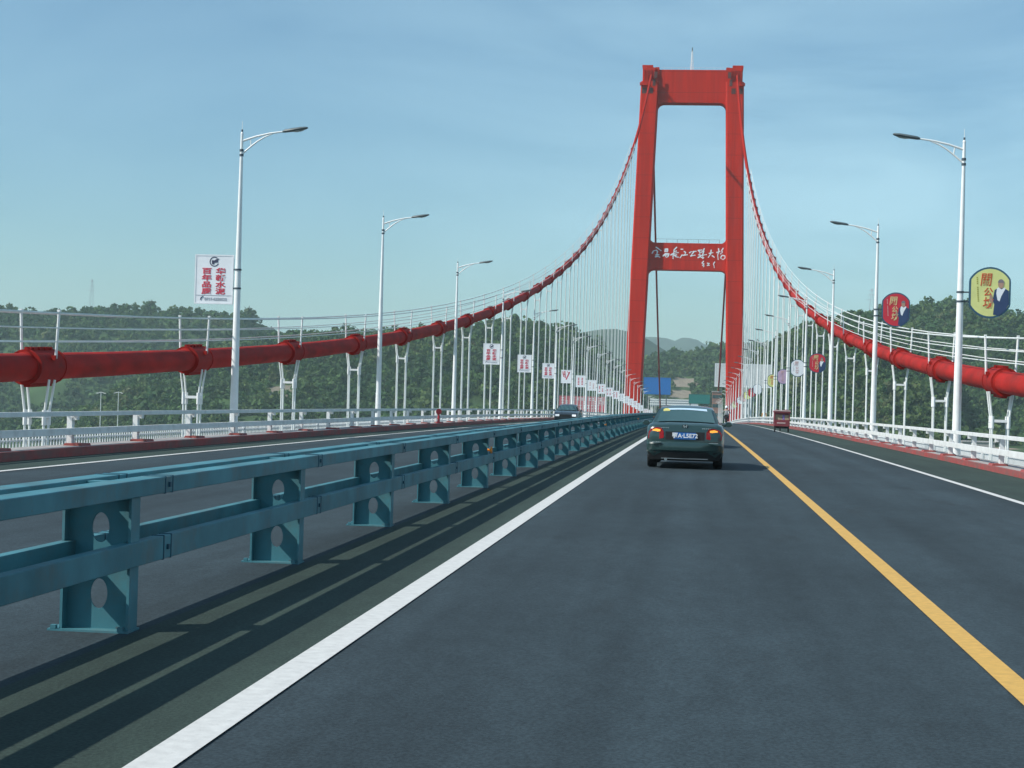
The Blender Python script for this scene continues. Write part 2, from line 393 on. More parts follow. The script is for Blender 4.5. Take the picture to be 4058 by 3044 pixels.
def barrier_post(mb, x, y, z):
    t = MB()
    for s in (-1, 1): t.b2(s*0.199-.008, s*0.199+.008, -.075, .075, 0.012, 0.7815)
    oval_plate(t, -.191, .191, 0.012, 0.40, 0, .012, .0, .215, .052, .088)
    oval_plate(t, -.191, .191, 0.40, 0.781, 0, .012, .0, .60, .052, .088)
    t.b2(-.0745, .0745, -.06, .06, .815, .872)                # cross beam between the two upper rails
    t.b2(-.27, .214, -.10, .10, 0.0, 0.012)                    # base plate
    for a in (-.235, .165):
        for b in (-.085, .085): t.b2(a-.016, a+.016, b-.016, b+.016, .012, .034)
    mb.add([(v[0]+x, v[1]+y, v[2]+z) for v in t.v], t.f)
pm = MB(); barrier_post(pm, 0, 0, 0); PM = pm.mesh('post', 'barrier_paint')
NB = 133
for i in range(100):
    y = P0 + i*4.0986; link('post', PM, BAR, (0, y, deck(y)))
mb = MB()
for i in range(100, NB): y = P0 + i*4.0986; barrier_post(mb, 0, y, deck(y))
o = mb.build('post', 'barrier_paint', BAR); o['kind'] = 'stuff'
for i in (6, 14, 22, 30):
    y = P0 + i*4.0986 - .25; mb = MB()
    mb.tube([(0, 0, 0), (0.022, 0, 0)], 0.055, 14); mb.tube([(-.05, 0, 0), (0, 0, 0)], .02, 8)
    mb.build('reflector', 'orange', BAR, loc=(.27, y, deck(y)+.60))

# ------------------------------------------------------------------ guard railings and outer fences
def guard(side, x, hk, label):
    t = thing('guard_railing', label, 'railing', (x, 0, 0))
    rail('top_rail', -.05, .05, .782, .876, t, 'rail_white', ys=YB)
    rail('lower_rail', -.05, .05, .395, .535, t, 'rail_white', ys=YB)
    def post(mb, y, z, mi=1):
        for dy in (-.062, .062): mb.b2(side*.06-.0 if side > 0 else -.17, .17 if side > 0 else -.06, y+dy-.012, y+dy+.012, z+hk+.05, z+.775)
        mb.b2(min(side*.07, side*.10), max(side*.07, side*.10), y-.05, y+.05, z+hk+.05, z+.775)
        mb.b2(min(side*.051, side*.06), max(side*.051, side*.06), y-.11, y+.11, z+.40, z+.53)
        mb.b2(-.05, .05, y-.05, y+.05, z+.70, z+.781)
    def foot(mb, y, z):
        mb.prism([(-.16, z+hk+.001), (.24, z+hk+.001), (.22, z+hk+.05), (-.13, z+hk+.05)], y-.26, y+.26)
    a = MB(); post(a, 0, 0); pmesh = a.mesh('post', 'rail_white')
    b = MB(); foot(b, 0, 0); fmesh = b.mesh('foot', 'kerb_red')
    n = 0
    for i in range(-2, 131):
        y = 33.0 + i*4.02 - 4.02*6
        if i < 98:
            p = link('post', pmesh, t, (0, y, deck(y))); link('foot', fmesh, p); n += 1
    a = MB()
    for i in range(98, 131):
        y = 33.0 + i*4.02 - 4.02*6; post(a, y, deck(y)); foot(a, y, deck(y))
    o = a.build('post', 'rail_white', t); o['kind'] = 'stuff'
guard(-1, -9.45, .17, 'grey-white double guard railing with red feet along the left kerb')
guard(1, 10.62, .13, 'bright white double guard railing along the right kerb')
def picket(x, label):
    t = thing('picket_fence', label, 'fence', (x, 0, 0))
    for k in range(43):
        y0 = 12 + k*12.06; mb = MB(); zt = .10; zb = -.62
        st = 0.20 if k < 14 else 0.45
        n = int(12.06/st)
        mb.add([], [])
        for z in (zt-.10, zb+.1):
            mb.sweep([(-.02, z-.025), (.02, z-.025), (.02, z+.025), (-.02, z+.025)], [y0, y0+6.03, y0+12.05], deck)
        for j in range(n):
            y = y0 + (j+.5)*st; zz = deck(y); w_ = .022 if st < .3 else .04
            mb.b2(.022, .05, y-w_, y+w_, zz+zb, zz+zt-.02)
            mb.prism([(.022, zz+zt-.019), (.05, zz+zt-.019), (.036, zz+zt+.03)], y-w_*.7, y+w_*.7)
        mb.b2(-.06, .02, y0+.02, y0+.14, deck(y0)+zb-.03, deck(y0)+zt+.05)
        mb.build('fence_panel', 'white_paint', t)
picket(-13.5, 'white picket fence along the outer left edge of the bridge')
picket(13.55, 'white picket fence along the outer right edge of the bridge')

# ------------------------------------------------------------------ street lamps
def lamp_proto():
    t = thing('street_lamp', '', 'street lamp')
    mb = MB(); mb.tube([(0, 0, -.62), (0, 0, .2), (0, 0, 5), (0, 0, 8.95), (0, 0, 9.5)], [.135, .135, .095, .05, .045], 14); 
    mb.tube([(0, 0, 9.5), (0, 0, 9.9)], [.012, .006], 6); mb.tube([(0, 0, 9.5), (0, 0, 9.56)], [.055, .03], 10)
    mb.tube([(0, 0, -.62), (0, 0, -.58)], .24, 12)
    mb.build('pole', 'white_paint', t, True)
    for z in (8.83, 8.98, 9.6):
        c = MB(); c.tube([(0, 0, z-.035), (0, 0, z+.035)], .068 if z < 9.5 else .03, 12); c.build('collar', 'dark_band', t, True)
    a = MB(); a.tube([(.03, 0, 9.28), (.45, 0, 9.42), (.9, 0, 9.525), (1.35, 0, 9.59)], [.036, .034, .03, .026], 8)
    a.tube([(.03, 0, 8.88), (.25, 0, 9.07), (.5, 0, 9.27), (.75, 0, 9.42), (1.0, 0, 9.52)], [.03, .028, .026, .022, .018], 8)
    a.tube([(.30, 0, 9.13), (.27, 0, 9.35)], .02, 6); a.build('arm', 'white_paint', t, True)
    h = MB(); ring = []
    st = [(1.30, .03, .035, 9.58), (1.38, .08, .06, 9.595), (1.65, .115, .065, 9.635), (1.9, .135, .06, 9.675), (2.05, .10, .045, 9.70), (2.11, .03, .02, 9.715)]
    for (x, wy, wz, z) in st:
        ring.append([(x, wy*math.cos(2*math.pi*j/12), z + wz*math.sin(2*math.pi*j/12)*(1.1 if math.sin(2*math.pi*j/12) > 0 else .7)) for j in range(12)])
    h.loft(ring); hd = h.build('lamp_head', 'lamp_grey', t, True)
    l = MB(); l.loft([[(x, .085*math.cos(2*math.pi*j/12)*k, z + .03*math.sin(2*math.pi*j/12)*k) for j in range(12)] for x, z, k in ((1.60, 9.593, .4), (1.75, 9.605, 1), (1.9, 9.632, 1), (2.0, 9.655, .4))])
    l.build('lens', 'lamp_lens', hd, True)
    return t
ZL, SL = 50.483, 23.544
proto = lamp_proto(); used = False
LP = {}
for side in (-1, 1):
    for i in range(0, 24):
        y = ZL + SL*i
        if 460 < y < 492: continue
        o = proto if not used else copy_tree(proto); used = True
        o.location = (side*11.101, y, deck(y)); o.rotation_euler = (0, 0, 0 if side < 0 else math.pi)
        sd = 'left' if side < 0 else 'right'
        ex = {(-1, 0): 'tall white street lamp on the left carrying the nearest white advert board',
              (1, 0): 'tall white street lamp beside the yellow round sign on the right',
              (1, 1): 'white street lamp beside the near red round sign on the right'}.get((side, i))
        tag(o, ex or f'white street lamp, {ordinal(i+1)} from the camera in the {sd} row', 'street lamp', f'street lamps along the {sd} side of the bridge')
        LP[(side, i)] = y

# ------------------------------------------------------------------ boards on the lamps
def brackets(mb, xa, xb, zs, mi):
    for z in zs:
        mb.b2(xa, xb, -.02, .02, z-.02, z+.02, mi)
        mb.tube([(0, 0, z-.025), (0, 0, z+.025)], .115, 12, mi)
def rect_board(parent_loc, label, style):
    t = thing('advert_board', label, 'sign', parent_loc, 0, 'white advert boards on the left lamps')
    mb = MB(); brackets(mb, -.16, -.02, (4.63, 5.22), 0); mb.build('bracket', 'dark_band', t)
    x0, x1, z0, z1 = -1.37, -.15, 4.135, 5.665
    f = MB()
    f.b2(x0, x1, -.035, .035, z0, z1); f.build('board', 'sign_white', t)
    f = MB(); e = .028
    for a in ((x0-.012, x1+.012, z1-e, z1+.012), (x0-.012, x1+.012, z0-.012, z0+e), (x0-.012, x0+e, z0+e, z1-e), (x1-e, x1+.012, z0+e, z1-e)):
        f.b2(a[0], a[1], -.045, .045, a[2], a[3])
    f.build('frame', 'sign_white', t)
    xc = (x0+x1)/2; F = -.041
    if style == 'cement':
        b = MB(); b.b2(x0+.03, x1-.03, F-.002, F+.003, 4.385, 4.40); b.build('rule', 'sign_grey', t)
        b = MB(); cz = 5.455; cx = xc-.0
        k = 26; R0, R1 = .155, .125; vs = []; fs = []
        for i in range(k):
            q = R(50) + R(285)*i/(k-1); vs += [(cx+R0*math.cos(q), F, cz+R0*math.sin(q)), (cx+R1*math.cos(q), F, cz+R1*math.sin(q))]
            if i: fs.append((2*i-2, 2*i-1, 2*i+1, 2*i))
        b.add(vs, fs)
        b.prism([(cx-.07, cz-.08), (cx-.02, cz-.085), (cx+.01, cz-.03), (cx+.125, cz-.02), (cx+.11, cz+.03), (cx+.15, cz+.10), (cx+.10, cz+.095), (cx+.05, cz+.075), (cx+.0, cz+.04), (cx-.075, cz+.05), (cx-.085, cz)], F-.004, F+.001)
        b.build('emblem', 'sign_dark', t)
        it = []
        for cxx, s_ in ((xc-.235, '百年品质'), (xc+.215, '华新水泥')):
            for r_, ch in enumerate(s_): it.append((ch, .20, cxx, F, 5.15-.213*r_, 0, .006, 0, 1.62))
        join_texts('lettering', it, t, 'sign_red')
        it = [('0717-6256622', .125, xc+.07, F, 4.275, 0, .002, 0)]
        join_texts('phone_number', it, t, 'sign_grey')
        b = MB(); b.tube([(xc-.42, F, 4.25), (xc-.40, F, 4.32), (xc-.33, F, 4.36)], .014, 6); b.build('phone_mark', 'sign_dark', t)
    elif style == 'graphic':
        b = MB()
        for (xa, za, xb, zb, wd) in ((xc-.42, 5.5, xc-.30, 4.85, .09), (xc-.2, 5.55, xc-.12, 4.75, .12), (xc+.38, 5.45, xc-.02, 4.55, .13), (xc+.1, 5.5, xc+.36, 5.2, .07), (xc-.45, 5.2, xc-.1, 5.1, .06)):
            d = Vector((xb-xa, 0, zb-za)); n = Vector((-d.z, 0, d.x)).normalized()*wd/2
            b.prism([(xa-n.x, za-n.z), (xb-n.x, zb-n.z), (xb+n.x, zb+n.z), (xa+n.x, za+n.z)], F-.003, F)
        b.build('graphic', 'sign_red', t)
    else:
        b = MB(); rr = random.Random(style)
        for r_ in range(5):
            for c_ in (-1, 1):
                if rr.random() < .8: b.b2(xc+c_*.24-.1, xc+c_*.24+.1, F-.003, F, 5.3-.2*r_-.06, 5.3-.2*r_+.06)
        b.build('graphic', rr.choice(['sign_red', 'sign_rose', 'sign_grey']), t)
    return t
near_cement = ['white advert board with dark emblem and red characters on the nearest left lamp',
               'white advert board with emblem and red characters on the fourth left lamp', 'white advert board with emblem on the fifth left lamp',
               'white advert board on the sixth left lamp']
cem = None
for i in list(range(0, 1)) + list(range(3, 22)):
    if (-1, i) not in LP: continue
    y = LP[(-1, i)]; loc = (-11.101, y, deck(y))
    if i in (0, 3, 4, 5):
        lab = near_cement[(0, 3, 4, 5).index(i)]
        if cem is None: cem = rect_board(loc, lab, 'cement')
        else: q = copy_tree(cem); q.location = loc; q['label'] = lab
    elif i == 6: rect_board(loc, 'white advert board with a dark red stroke graphic on the seventh left lamp', 'graphic')
    else: rect_board(loc, f'small far white advert board on the {ordinal(i+1)} left lamp', i)

def oval(w_, h_, a, b, n=44):
    pts = []
    for i in range(n):
        q = 2*math.pi*i/n; pts.append((max(-w_, min(w_, a*math.cos(q))), b*math.sin(q)))
    return pts
def round_board(loc, label, face, ink, small, man=True, zc=5.0, w_=.605, h_=.765):
    t = thing('round_sign', label, 'sign', loc, 0, 'round advert signs on the right lamps')
    x0 = .86; mb = MB(); brackets(mb, .02, x0-w_+.03, (zc+.03-.30+.27, zc-.28), 0); mb.build('bracket', 'dark_band', t)
    a = w_*1.16
    mb = MB(); mb.prism([(x0+p[0], zc+p[1]) for p in oval(w_, h_, a, h_)], -.05, .05); mb.build('frame', 'sign_frame', t)
    mb = MB(); k = .93; mb.prism([(x0+p[0], zc+p[1]) for p in oval(w_*k-.01, h_*k, a*k, h_*k)], -.054, -.045); mb.build('face', face, t)
    F = -.058
    if ink:
        it = [('關', .42, x0-.13, F, zc+.36, .12, .003, 0, .85), ('公', .27, x0-.06, F, zc+.0, .12, .005, 0), ('坊', .36, x0-.06, F, zc-.33, .12, .004, 0, .85)]
        join_texts('lettering', it, t, ink)
        mb = MB(); rr = random.Random(3)
        for r_ in range(13):
            if r_ != 4: mb.b2(x0-.405+r_*.004, x0-.365+r_*.004, F-.002, F, zc+.42-.058*r_, zc+.455-.058*r_)
        mb.build('slogan', small, t)
    if man:
        g = thing('portrait', '', ''); del g['label']; del g['category']; g.parent = t
        def flat(name, poly, m__, d):
            b = MB(); b.prism([(x0+p[0], zc+p[1]) for p in poly], F-d-.002, F-d); b.build(name, m__, g)
        flat('jacket', [(.10, -.66), (.13, -.35), (.08, -.22), (.13, .08), (.23, .14), (.43, .13), (.545, .06), (.55, -.35), (.46, -.52), (.27, -.68)], 'navy', 0)
        flat('shirt', [(.20, .13), (.24, .16), (.33, .10), (.41, .16), (.45, .13), (.33, -.1), (.28, -.26), (.22, -.22), (.18, -.02)], 'sign_white', .003)
        flat('head', [(.31+.085*math.cos(q), .26+.135*math.sin(q)) for q in [2*math.pi*i/20 for i in range(20)]], 'skin', .006)
        flat('hair', [(.31+.09*math.cos(q), .30+.105*math.sin(q)) for q in [math.pi*i/12 for i in range(13)]], 'grey_hair', .009)
        flat('hand', [(.0, -.05), (.06, -.10), (.09, -.28), (.05, -.33), (-.02, -.2)], 'skin', .003)
    return t
def rl(i): y = LP[(1, i)]; return (11.101, y, deck(y))
round_board(rl(0), 'yellow rounded sign with red characters and a man in a dark jacket', 'sign_yellow', 'sign_vermilion', 'sign_olive', zc=5.0)
round_board(rl(1), 'red rounded sign with gold characters right of the second right lamp', 'sign_scarlet', 'sign_gold', 'sign_rose', zc=5.87)
round_board(rl(3), 'red round sign with yellow characters on the fourth right lamp', 'sign_scarlet', 'sign_gold', 'sign_rose', zc=4.86, h_=.72)
round_board(rl(4), 'white round sign on the fifth right lamp', 'sign_white', 'sign_rose', 'sign_grey', False, zc=5.14)
round_board(rl(5), 'mauve and pink round sign on the sixth right lamp', 'sign_mauve', 'sign_rose', 'sign_rose', False, zc=4.96)
round_board(rl(6), 'pale yellow round sign on the seventh right lamp', 'sign_yellow', 'sign_vermilion', 'sign_olive', False, zc=5.07)
for i in range(8, 16):
    m__ = ['sign_white', 'sign_rose', 'sign_yellow', 'sign_scarlet'][(i*3) % 4]
    cn = {'sign_white': 'white', 'sign_rose': 'pink', 'sign_yellow': 'yellow', 'sign_scarlet': 'red'}[m__]
    round_board(rl(i), f'tiny far {cn} round sign on the {ordinal(i+1)} right lamp', m__, None, None, False, zc=5.0)

# ------------------------------------------------------------------ main cables, clamps, handrails, hangers
ZH, SH, YT = 1.4125, 12.06, 475.0
def cz(y):
    if y <= YT: return 1.436 - 0.342 + 0.00041139*(y+3.151)**2
    z0 = 1.436 - 0.342 + 0.00041139*(YT+3.151)**2
    u = (y-YT)/255.0
    return z0 + (-9.0-z0)*u - 4*3.0*u*(1-u)
def cslope(y): return (cz(y+.5)-cz(y-.5))
for side in (-1, 1):
    sd = 'left' if side < 0 else 'right'
    X0 = side*12.2
    HANG = [ZH+SH*n for n in range(-1, 31 if side < 0 else 28)]     # none are seen right at the tower legs
    t = thing('main_cable', f'thick red main suspension cable on the {sd} with clamps and handrails', 'bridge cable', (X0, 0, 0))
    mb = MB(); ys = [-60+6*i for i in range(90)]; ys = [y for y in ys if y < 473] + [YT]
    yk = 366 if side < 0 else 330
    mb.tube([(0, y, cz(y)) for y in ys if y <= yk], .325, 20); mb.build('cable', 'cable_red', t, True)
    mb = MB(); mb.tube([(0, y, cz(y)) for y in ys if y >= yk], .325, 20); mb.build('cable', 'cable_upper', t, True)   # upper run, colour darkened to offset its sunlit side against the tower
    mb = MB(); mb.tube([(0, YT+25.5*i, cz(YT+25.5*i)) for i in range(11)], .34, 14); mb.build('back_stay', 'cable_red', t, True)
    # clamps (slope differs, so each is its own mesh), each with its two handrail posts
    for n, y in enumerate(HANG):
        s_ = cslope(y); d = Vector((0, 1, s_)).normalized(); nrm = Vector((0, -s_, 1)).normalized(); c = Vector((0, y, cz(y)))
        rot = Matrix((Vector((1, 0, 0)), d, nrm)).transposed()
        k = MB()
        k.tube([c-d*.82, c-d*.82+d*.06, c+d*.82-d*.06, c+d*.82], [.34, .40, .40, .34], 20)
        for q in (-.80, .72): k.tube([c+d*q, c+d*(q+.07)], .422, 20)
        k.box(c+nrm*.42, (.16, 1.3, .10), rot=rot); k.box(c-nrm*.42, (.16, 1.3, .10), rot=rot)
        for q in (-.5, -.17, .17, .5):
            for sx in (-1, 1): k.box(c+d*q+nrm*.43+Vector((sx*.09, 0, 0)), (.05, .07, .07), rot=rot)
        for sx in (-1, 1): k.box(c+Vector((sx*.40, 0, .22)), (.10, .20, .12))
        cl = k.build('clamp', 'clamp_red', t, True)
        for sx in (-1, 1):
            p = MB(); b = c+Vector((sx*.42, 0, .20)); p.tube([b, b+Vector((sx*.05, 0, 1.12))], .036, 8)
            p.box(b+Vector((sx*.05, 0, 1.14)), (.07, .10, .05)); p.build('handrail_post', 'rail_white', cl)
    for sx in (-1, 1):
        for h, r_ in ((1.28, .026), (.93, .017), (.60, .017)):
            mb = MB(); pts = []
            for n, y in enumerate(HANG):
                pts.append((sx*(.42+.05*(h-.2)/1.12), y, cz(y)+h))
                if n < len(HANG)-1: pts.append((sx*(.42+.05*(h-.2)/1.12), y+SH/2, (cz(y)+cz(y+SH))/2+h-.02))
            mb.tube(pts, r_, 6); mb.build('handrail_rope', 'rope_white', t, True)
    for n, y in enumerate(HANG):
        if n < 3: continue
        t2 = thing('suspender_hanger', f'white hanger under the {sd} cable, {ordinal(n-2)} from the near end', 'bridge hanger', (X0, y, deck(y)), 0, f'hangers under the {sd} main cable')
        zt = cz(y)-deck(y); zs = zt-1.163
        for sx in (-1, 1):
            for sy in (-1, 1):
                r_ = MB(); r_.tube([(sx*.345, sy*.17, zt-.30), (sx*.235, sy*.14, zs), (sx*.225, sy*.14, -.62)], .031 if n < 10 else .044, 7); r_.build('rope', 'rope_white', t2, True)
        sp = MB(); sp.b2(-.28, .28, -.17, .17, zs-.04, zs+.04)
        for sx in (-1, 1):
            for sy in (-1, 1): sp.tube([(sx*.235, sy*.14, zs-.22), (sx*.235, sy*.14, zs+.14)], .055, 8)
        sp.build('spreader', 'white_paint', t2, True)

# ------------------------------------------------------------------ bridge tower
TX, DT = -0.45, deck(475)
T = thing('bridge_tower', 'tall red portal bridge tower with white characters on its middle beam', 'bridge tower', (TX, 475, DT))
def xo(h): return 14.75 + (92.5-h)*2.12/82.5
def xi(h): return 9.70 + (92.5-h)*2.35/82.5
D2 = 3.75
def chamf(x0, x1, y0, y1, c): return [(x0+c, y0), (x1-c, y0), (x1, y0+c), (x1, y1-c), (x1-c, y1), (x0+c, y1), (x0, y1-c), (x0, y0+c)]
for s in (-1, 1):
    mb = MB(); rings = []
    for h in (-26, 10, 50, 98.9):
        a, b = sorted((s*xi(h), s*xo(h))); dd = D2 + (98.9-h)*.012
        rings.append([(x, y, h) for x, y in chamf(a, b, -dd, dd, .35)])
    mb.loft(rings)
    mb.build('leg', 'bridge_red', T, False)
    sh = MB(); a, b = s*xi(97), s*xo(98)
    q0, q1 = sorted((s*10.6, s*14.2)); sh.b2(q0, q1, -3.0, 3.0, 98.9, 103.0)
    q0, q1 = sorted((s*11.3, s*14.35)); sh.b2(q0, q1, -2.9, 2.9, 103.0, 103.7)
    q0, q1 = sorted((s*9.5, s*10.6)); sh.b2(q0, q1, -2.6, 2.6, 98.0, 103.15)
    q0, q1 = sorted((s*12.6, s*14.9)); sh.b2(q0, q1, -4.6, -3.76, 97.6, 98.4)
    for k in range(4): q = s*(10.9+k*.95); sh.b2(q-.12, q+.12, -3.35, -3.0, 98.9, 102.4)
    sd = sh.build('saddle_housing', 'bridge_red', T)
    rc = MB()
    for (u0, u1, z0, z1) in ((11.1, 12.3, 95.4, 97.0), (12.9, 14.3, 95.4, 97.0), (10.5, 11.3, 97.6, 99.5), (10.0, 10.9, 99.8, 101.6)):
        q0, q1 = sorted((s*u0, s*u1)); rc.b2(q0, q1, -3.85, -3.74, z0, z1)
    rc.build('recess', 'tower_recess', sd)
def beam(name, z0, z1, depth, fb, ft):
    def f(x, z, dx, dz, r_):      # fillet points, centre offset
        return
    mb = MB(); poly = []
    a0, a1 = xi(z0), xi(z1)
    def arc(cx, cz_, r_, q0, q1, n=7): return [(cx+r_*math.cos(q0+(q1-q0)*i/n), cz_+r_*math.sin(q0+(q1-q0)*i/n)) for i in range(n+1)]
    bot = arc(-(xi(z0-fb)+.02)+fb, z0-fb, fb, math.pi, math.pi/2) + arc((xi(z0-fb)+.02)-fb, z0-fb, fb, math.pi/2, 0)
    bot = [(-xi(z0-fb)-.3, z0-fb)] + bot + [(xi(z0-fb)+.3, z0-fb)]
    if ft: top = [(xi(z1+ft)+.3, z1+ft)] + arc(xi(z1+ft)+.02-ft, z1+ft, ft, 0, -math.pi/2) + arc(-(xi(z1+ft)+.02)+ft, z1+ft, ft, -math.pi/2, -math.pi) + [(-xi(z1+ft)-.3, z1+ft)]
    else: top = [(xi(z1)+.3, z1), (-xi(z1)-.3, z1)]
    mb.prism(bot+top, -depth/2, depth/2)
    return mb.build(name, 'bridge_red', T)
beam('top_beam', 93.1, 102.5, 4.6, 1.9, 0)
mbm = beam('middle_beam', 45.2, 52.9, 4.6, 1.7, 1.5)
beam('lower_beam', -8.5, -4.0, 4.6, 1.0, 0)
# brush-written inscription, stroke by stroke (x, height on the beam)
BRUSH = [[[(-9.01,51.55),(-8.45,51.23),(-7.6,50.63)],[(-10.07,49.81),(-9.75,50.48),(-8.93,50.72)],[(-8.93,50.72),(-8.53,50.34),(-8.73,49.67),(-8.39,49.34)],[(-9.15,48.79),(-8.49,48.98),(-7.91,48.74)],[(-9.05,49.31),(-8.17,49.43)]],[[(-6.56,51.04),(-5.68,51.15),(-5.68,50.39),(-6.52,50.32),(-6.56,51.04)],[(-6.44,50.71),(-5.78,50.75)],[(-6.95,49.09),(-6.3,49.77),(-5.25,49.73),(-5.51,48.95),(-6.05,48.72),(-6.4,49.27)],[(-6.18,49.38),(-5.63,49.39)]],[[(-3.15,51.66),(-3.88,50.87),(-3.96,49.87)],[(-3.78,50.48),(-3.18,50.57)],[(-4.75,49.41),(-4.1,49.87),(-2.67,50.14)],[(-4.09,49.76),(-4.08,48.45)],[(-3.81,49.43),(-3.09,49.46)],[(-3.64,49.32),(-3.3,48.94),(-2.63,48.83)]],[[(-1.87,51.13),(-1.39,51.14)],[(-1.52,49.49),(-2.08,48.71)],[(-0.97,50.48),(-0.52,50.21),(-0.78,49.6)],[(-1.21,49.4),(-0.09,49.56)]],[[(0.53,50.16),(1.02,50.46)],[(1.51,50.51),(2.37,50.6)],[(1.84,50.51),(1.31,49.86),(0.94,49.19)],[(0.88,49.28),(2.11,49.49)]],[[(3.04,50.84),(3.5,50.4),(3.48,50.07)],[(2.99,50.87),(4.03,51.02)],[(4.7,51.39),(4.37,50.69),(3.83,50.33)],[(4.59,50.7),(4.29,49.7),(4.4,48.61)],[(3.19,49.65),(3.85,49.44),(5.34,49.72)],[(2.99,48.81),(3.64,49.15),(4.15,48.78),(4.64,48.79)]],[[(6.67,51.01),(6.59,49.96),(5.93,48.97)],[(6.12,50.09),(7.15,50.3)],[(7.02,49.44),(7.58,49.03)]],[[(8.74,51.5),(8.87,50.67),(8.55,49.67),(8.72,48.43)],[(8.22,50.38),(9.15,50.67)],[(10.03,51.6),(9.63,50.91),(9.89,50.47),(9.31,50.01)],[(9.38,48.91),(9.78,49.58),(10.55,49.48),(10.7,48.93),(10.14,48.35),(9.42,48.8)]]]
BRUSH2 = [[[(4.61,47.82),(4.13,47.26),(4.8,47.05),(4.26,46.59),(4.92,46.5),(4.6,46.25)]],[[(5.69,47.29),(6.25,47.19)],[(5.67,46.62),(6.33,46.72)],[(5.96,47.24),(5.95,46.67)]],[[(7.77,47.68),(7.41,47.1),(7.58,46.66),(7.69,46.02)]]]
def brush(name, chars, wd):
    mb = MB(); k = 0
    for ch in chars:
        for st in ch:
            pts = [Vector((x, 0, z)) for x, z in st]; fine = []
            for i in range(len(pts)-1):
                for j in range(4): fine.append(pts[i].lerp(pts[i+1], j/4))
            fine.append(pts[-1]); n = len(fine); y0 = -2.36 - .006*(k % 5); k += 1
            vs = []
            for i, p in enumerate(fine):
                d = (fine[min(i+1, n-1)]-fine[max(i-1, 0)]).normalized(); q = Vector((-d.z, 0, d.x)); u = i/(n-1)
                h_ = wd*(.72+.28*math.cos(u*2.6))
                vs += [(p.x+q.x*h_, y0, p.z+q.z*h_), (p.x-q.x*h_, y0, p.z-q.z*h_)]
            mb.add(vs, [(2*i, 2*i+1, 2*i+3, 2*i+2) for i in range(n-1)])
            for p in (fine[0], fine[-1]): mb.add([(p.x+wd*.9*math.cos(q), y0-.003, p.z+wd*.9*math.sin(q)) for q in [math.pi*2*i/8 for i in range(8)]], [tuple(range(8))])
    return mb.build(name, 'sign_white', T)
brush('inscription', BRUSH, .19); brush('signature', BRUSH2, .15)
mb = MB()
for x in range(-9, 10, 3): mb.tube([(x, -2.1, 52.9), (x, -2.1, 54.0)], .05, 5)
mb.tube([(-9, -2.1, 54.0), (9, -2.1, 54.0)], .04, 5); mb.build('beam_railing', 'lamp_grey', T)
mb = MB()
for x in range(-8, 9, 2): mb.tube([(x, -2.1, 102.5), (x, -2.1, 103.2)], .035, 5)
mb.tube([(-9, -2.1, 103.2), (9, -2.1, 103.2)], .03, 5); mb.build('beam_railing', 'rail_white', T)
am = thing('antenna_mast', 'slim white lattice mast standing on the top beam of the red tower', 'mast', (-0.75, 475, DT+102.5))
mb = MB(); H_ = 6.0
for a in range(3):
    q = a*2.094+.4; mb.tube([(.5*math.cos(q), .5*math.sin(q), 0), (.16*math.cos(q), .16*math.sin(q), H_)], .07, 5)
for k in range(9):
    for a in range(3):
        r0 = .5-.34*k/9; r1 = .5-.34*(k+1)/9; q0 = a*2.094+.4; q1 = (a+1)*2.094+.4
        mb.tube([(r0*math.cos(q0), r0*math.sin(q0), H_*k/9), (r1*math.cos(q1), r1*math.sin(q1), H_*(k+1)/9)], .035, 4)
mb.build('lattice', 'white_paint', am)
mb = MB(); mb.tube([(0, 0, H_-.3), (0, 0, H_+.9)], [.2, .12], 8); mb.build('beacon', 'lamp_grey', am)

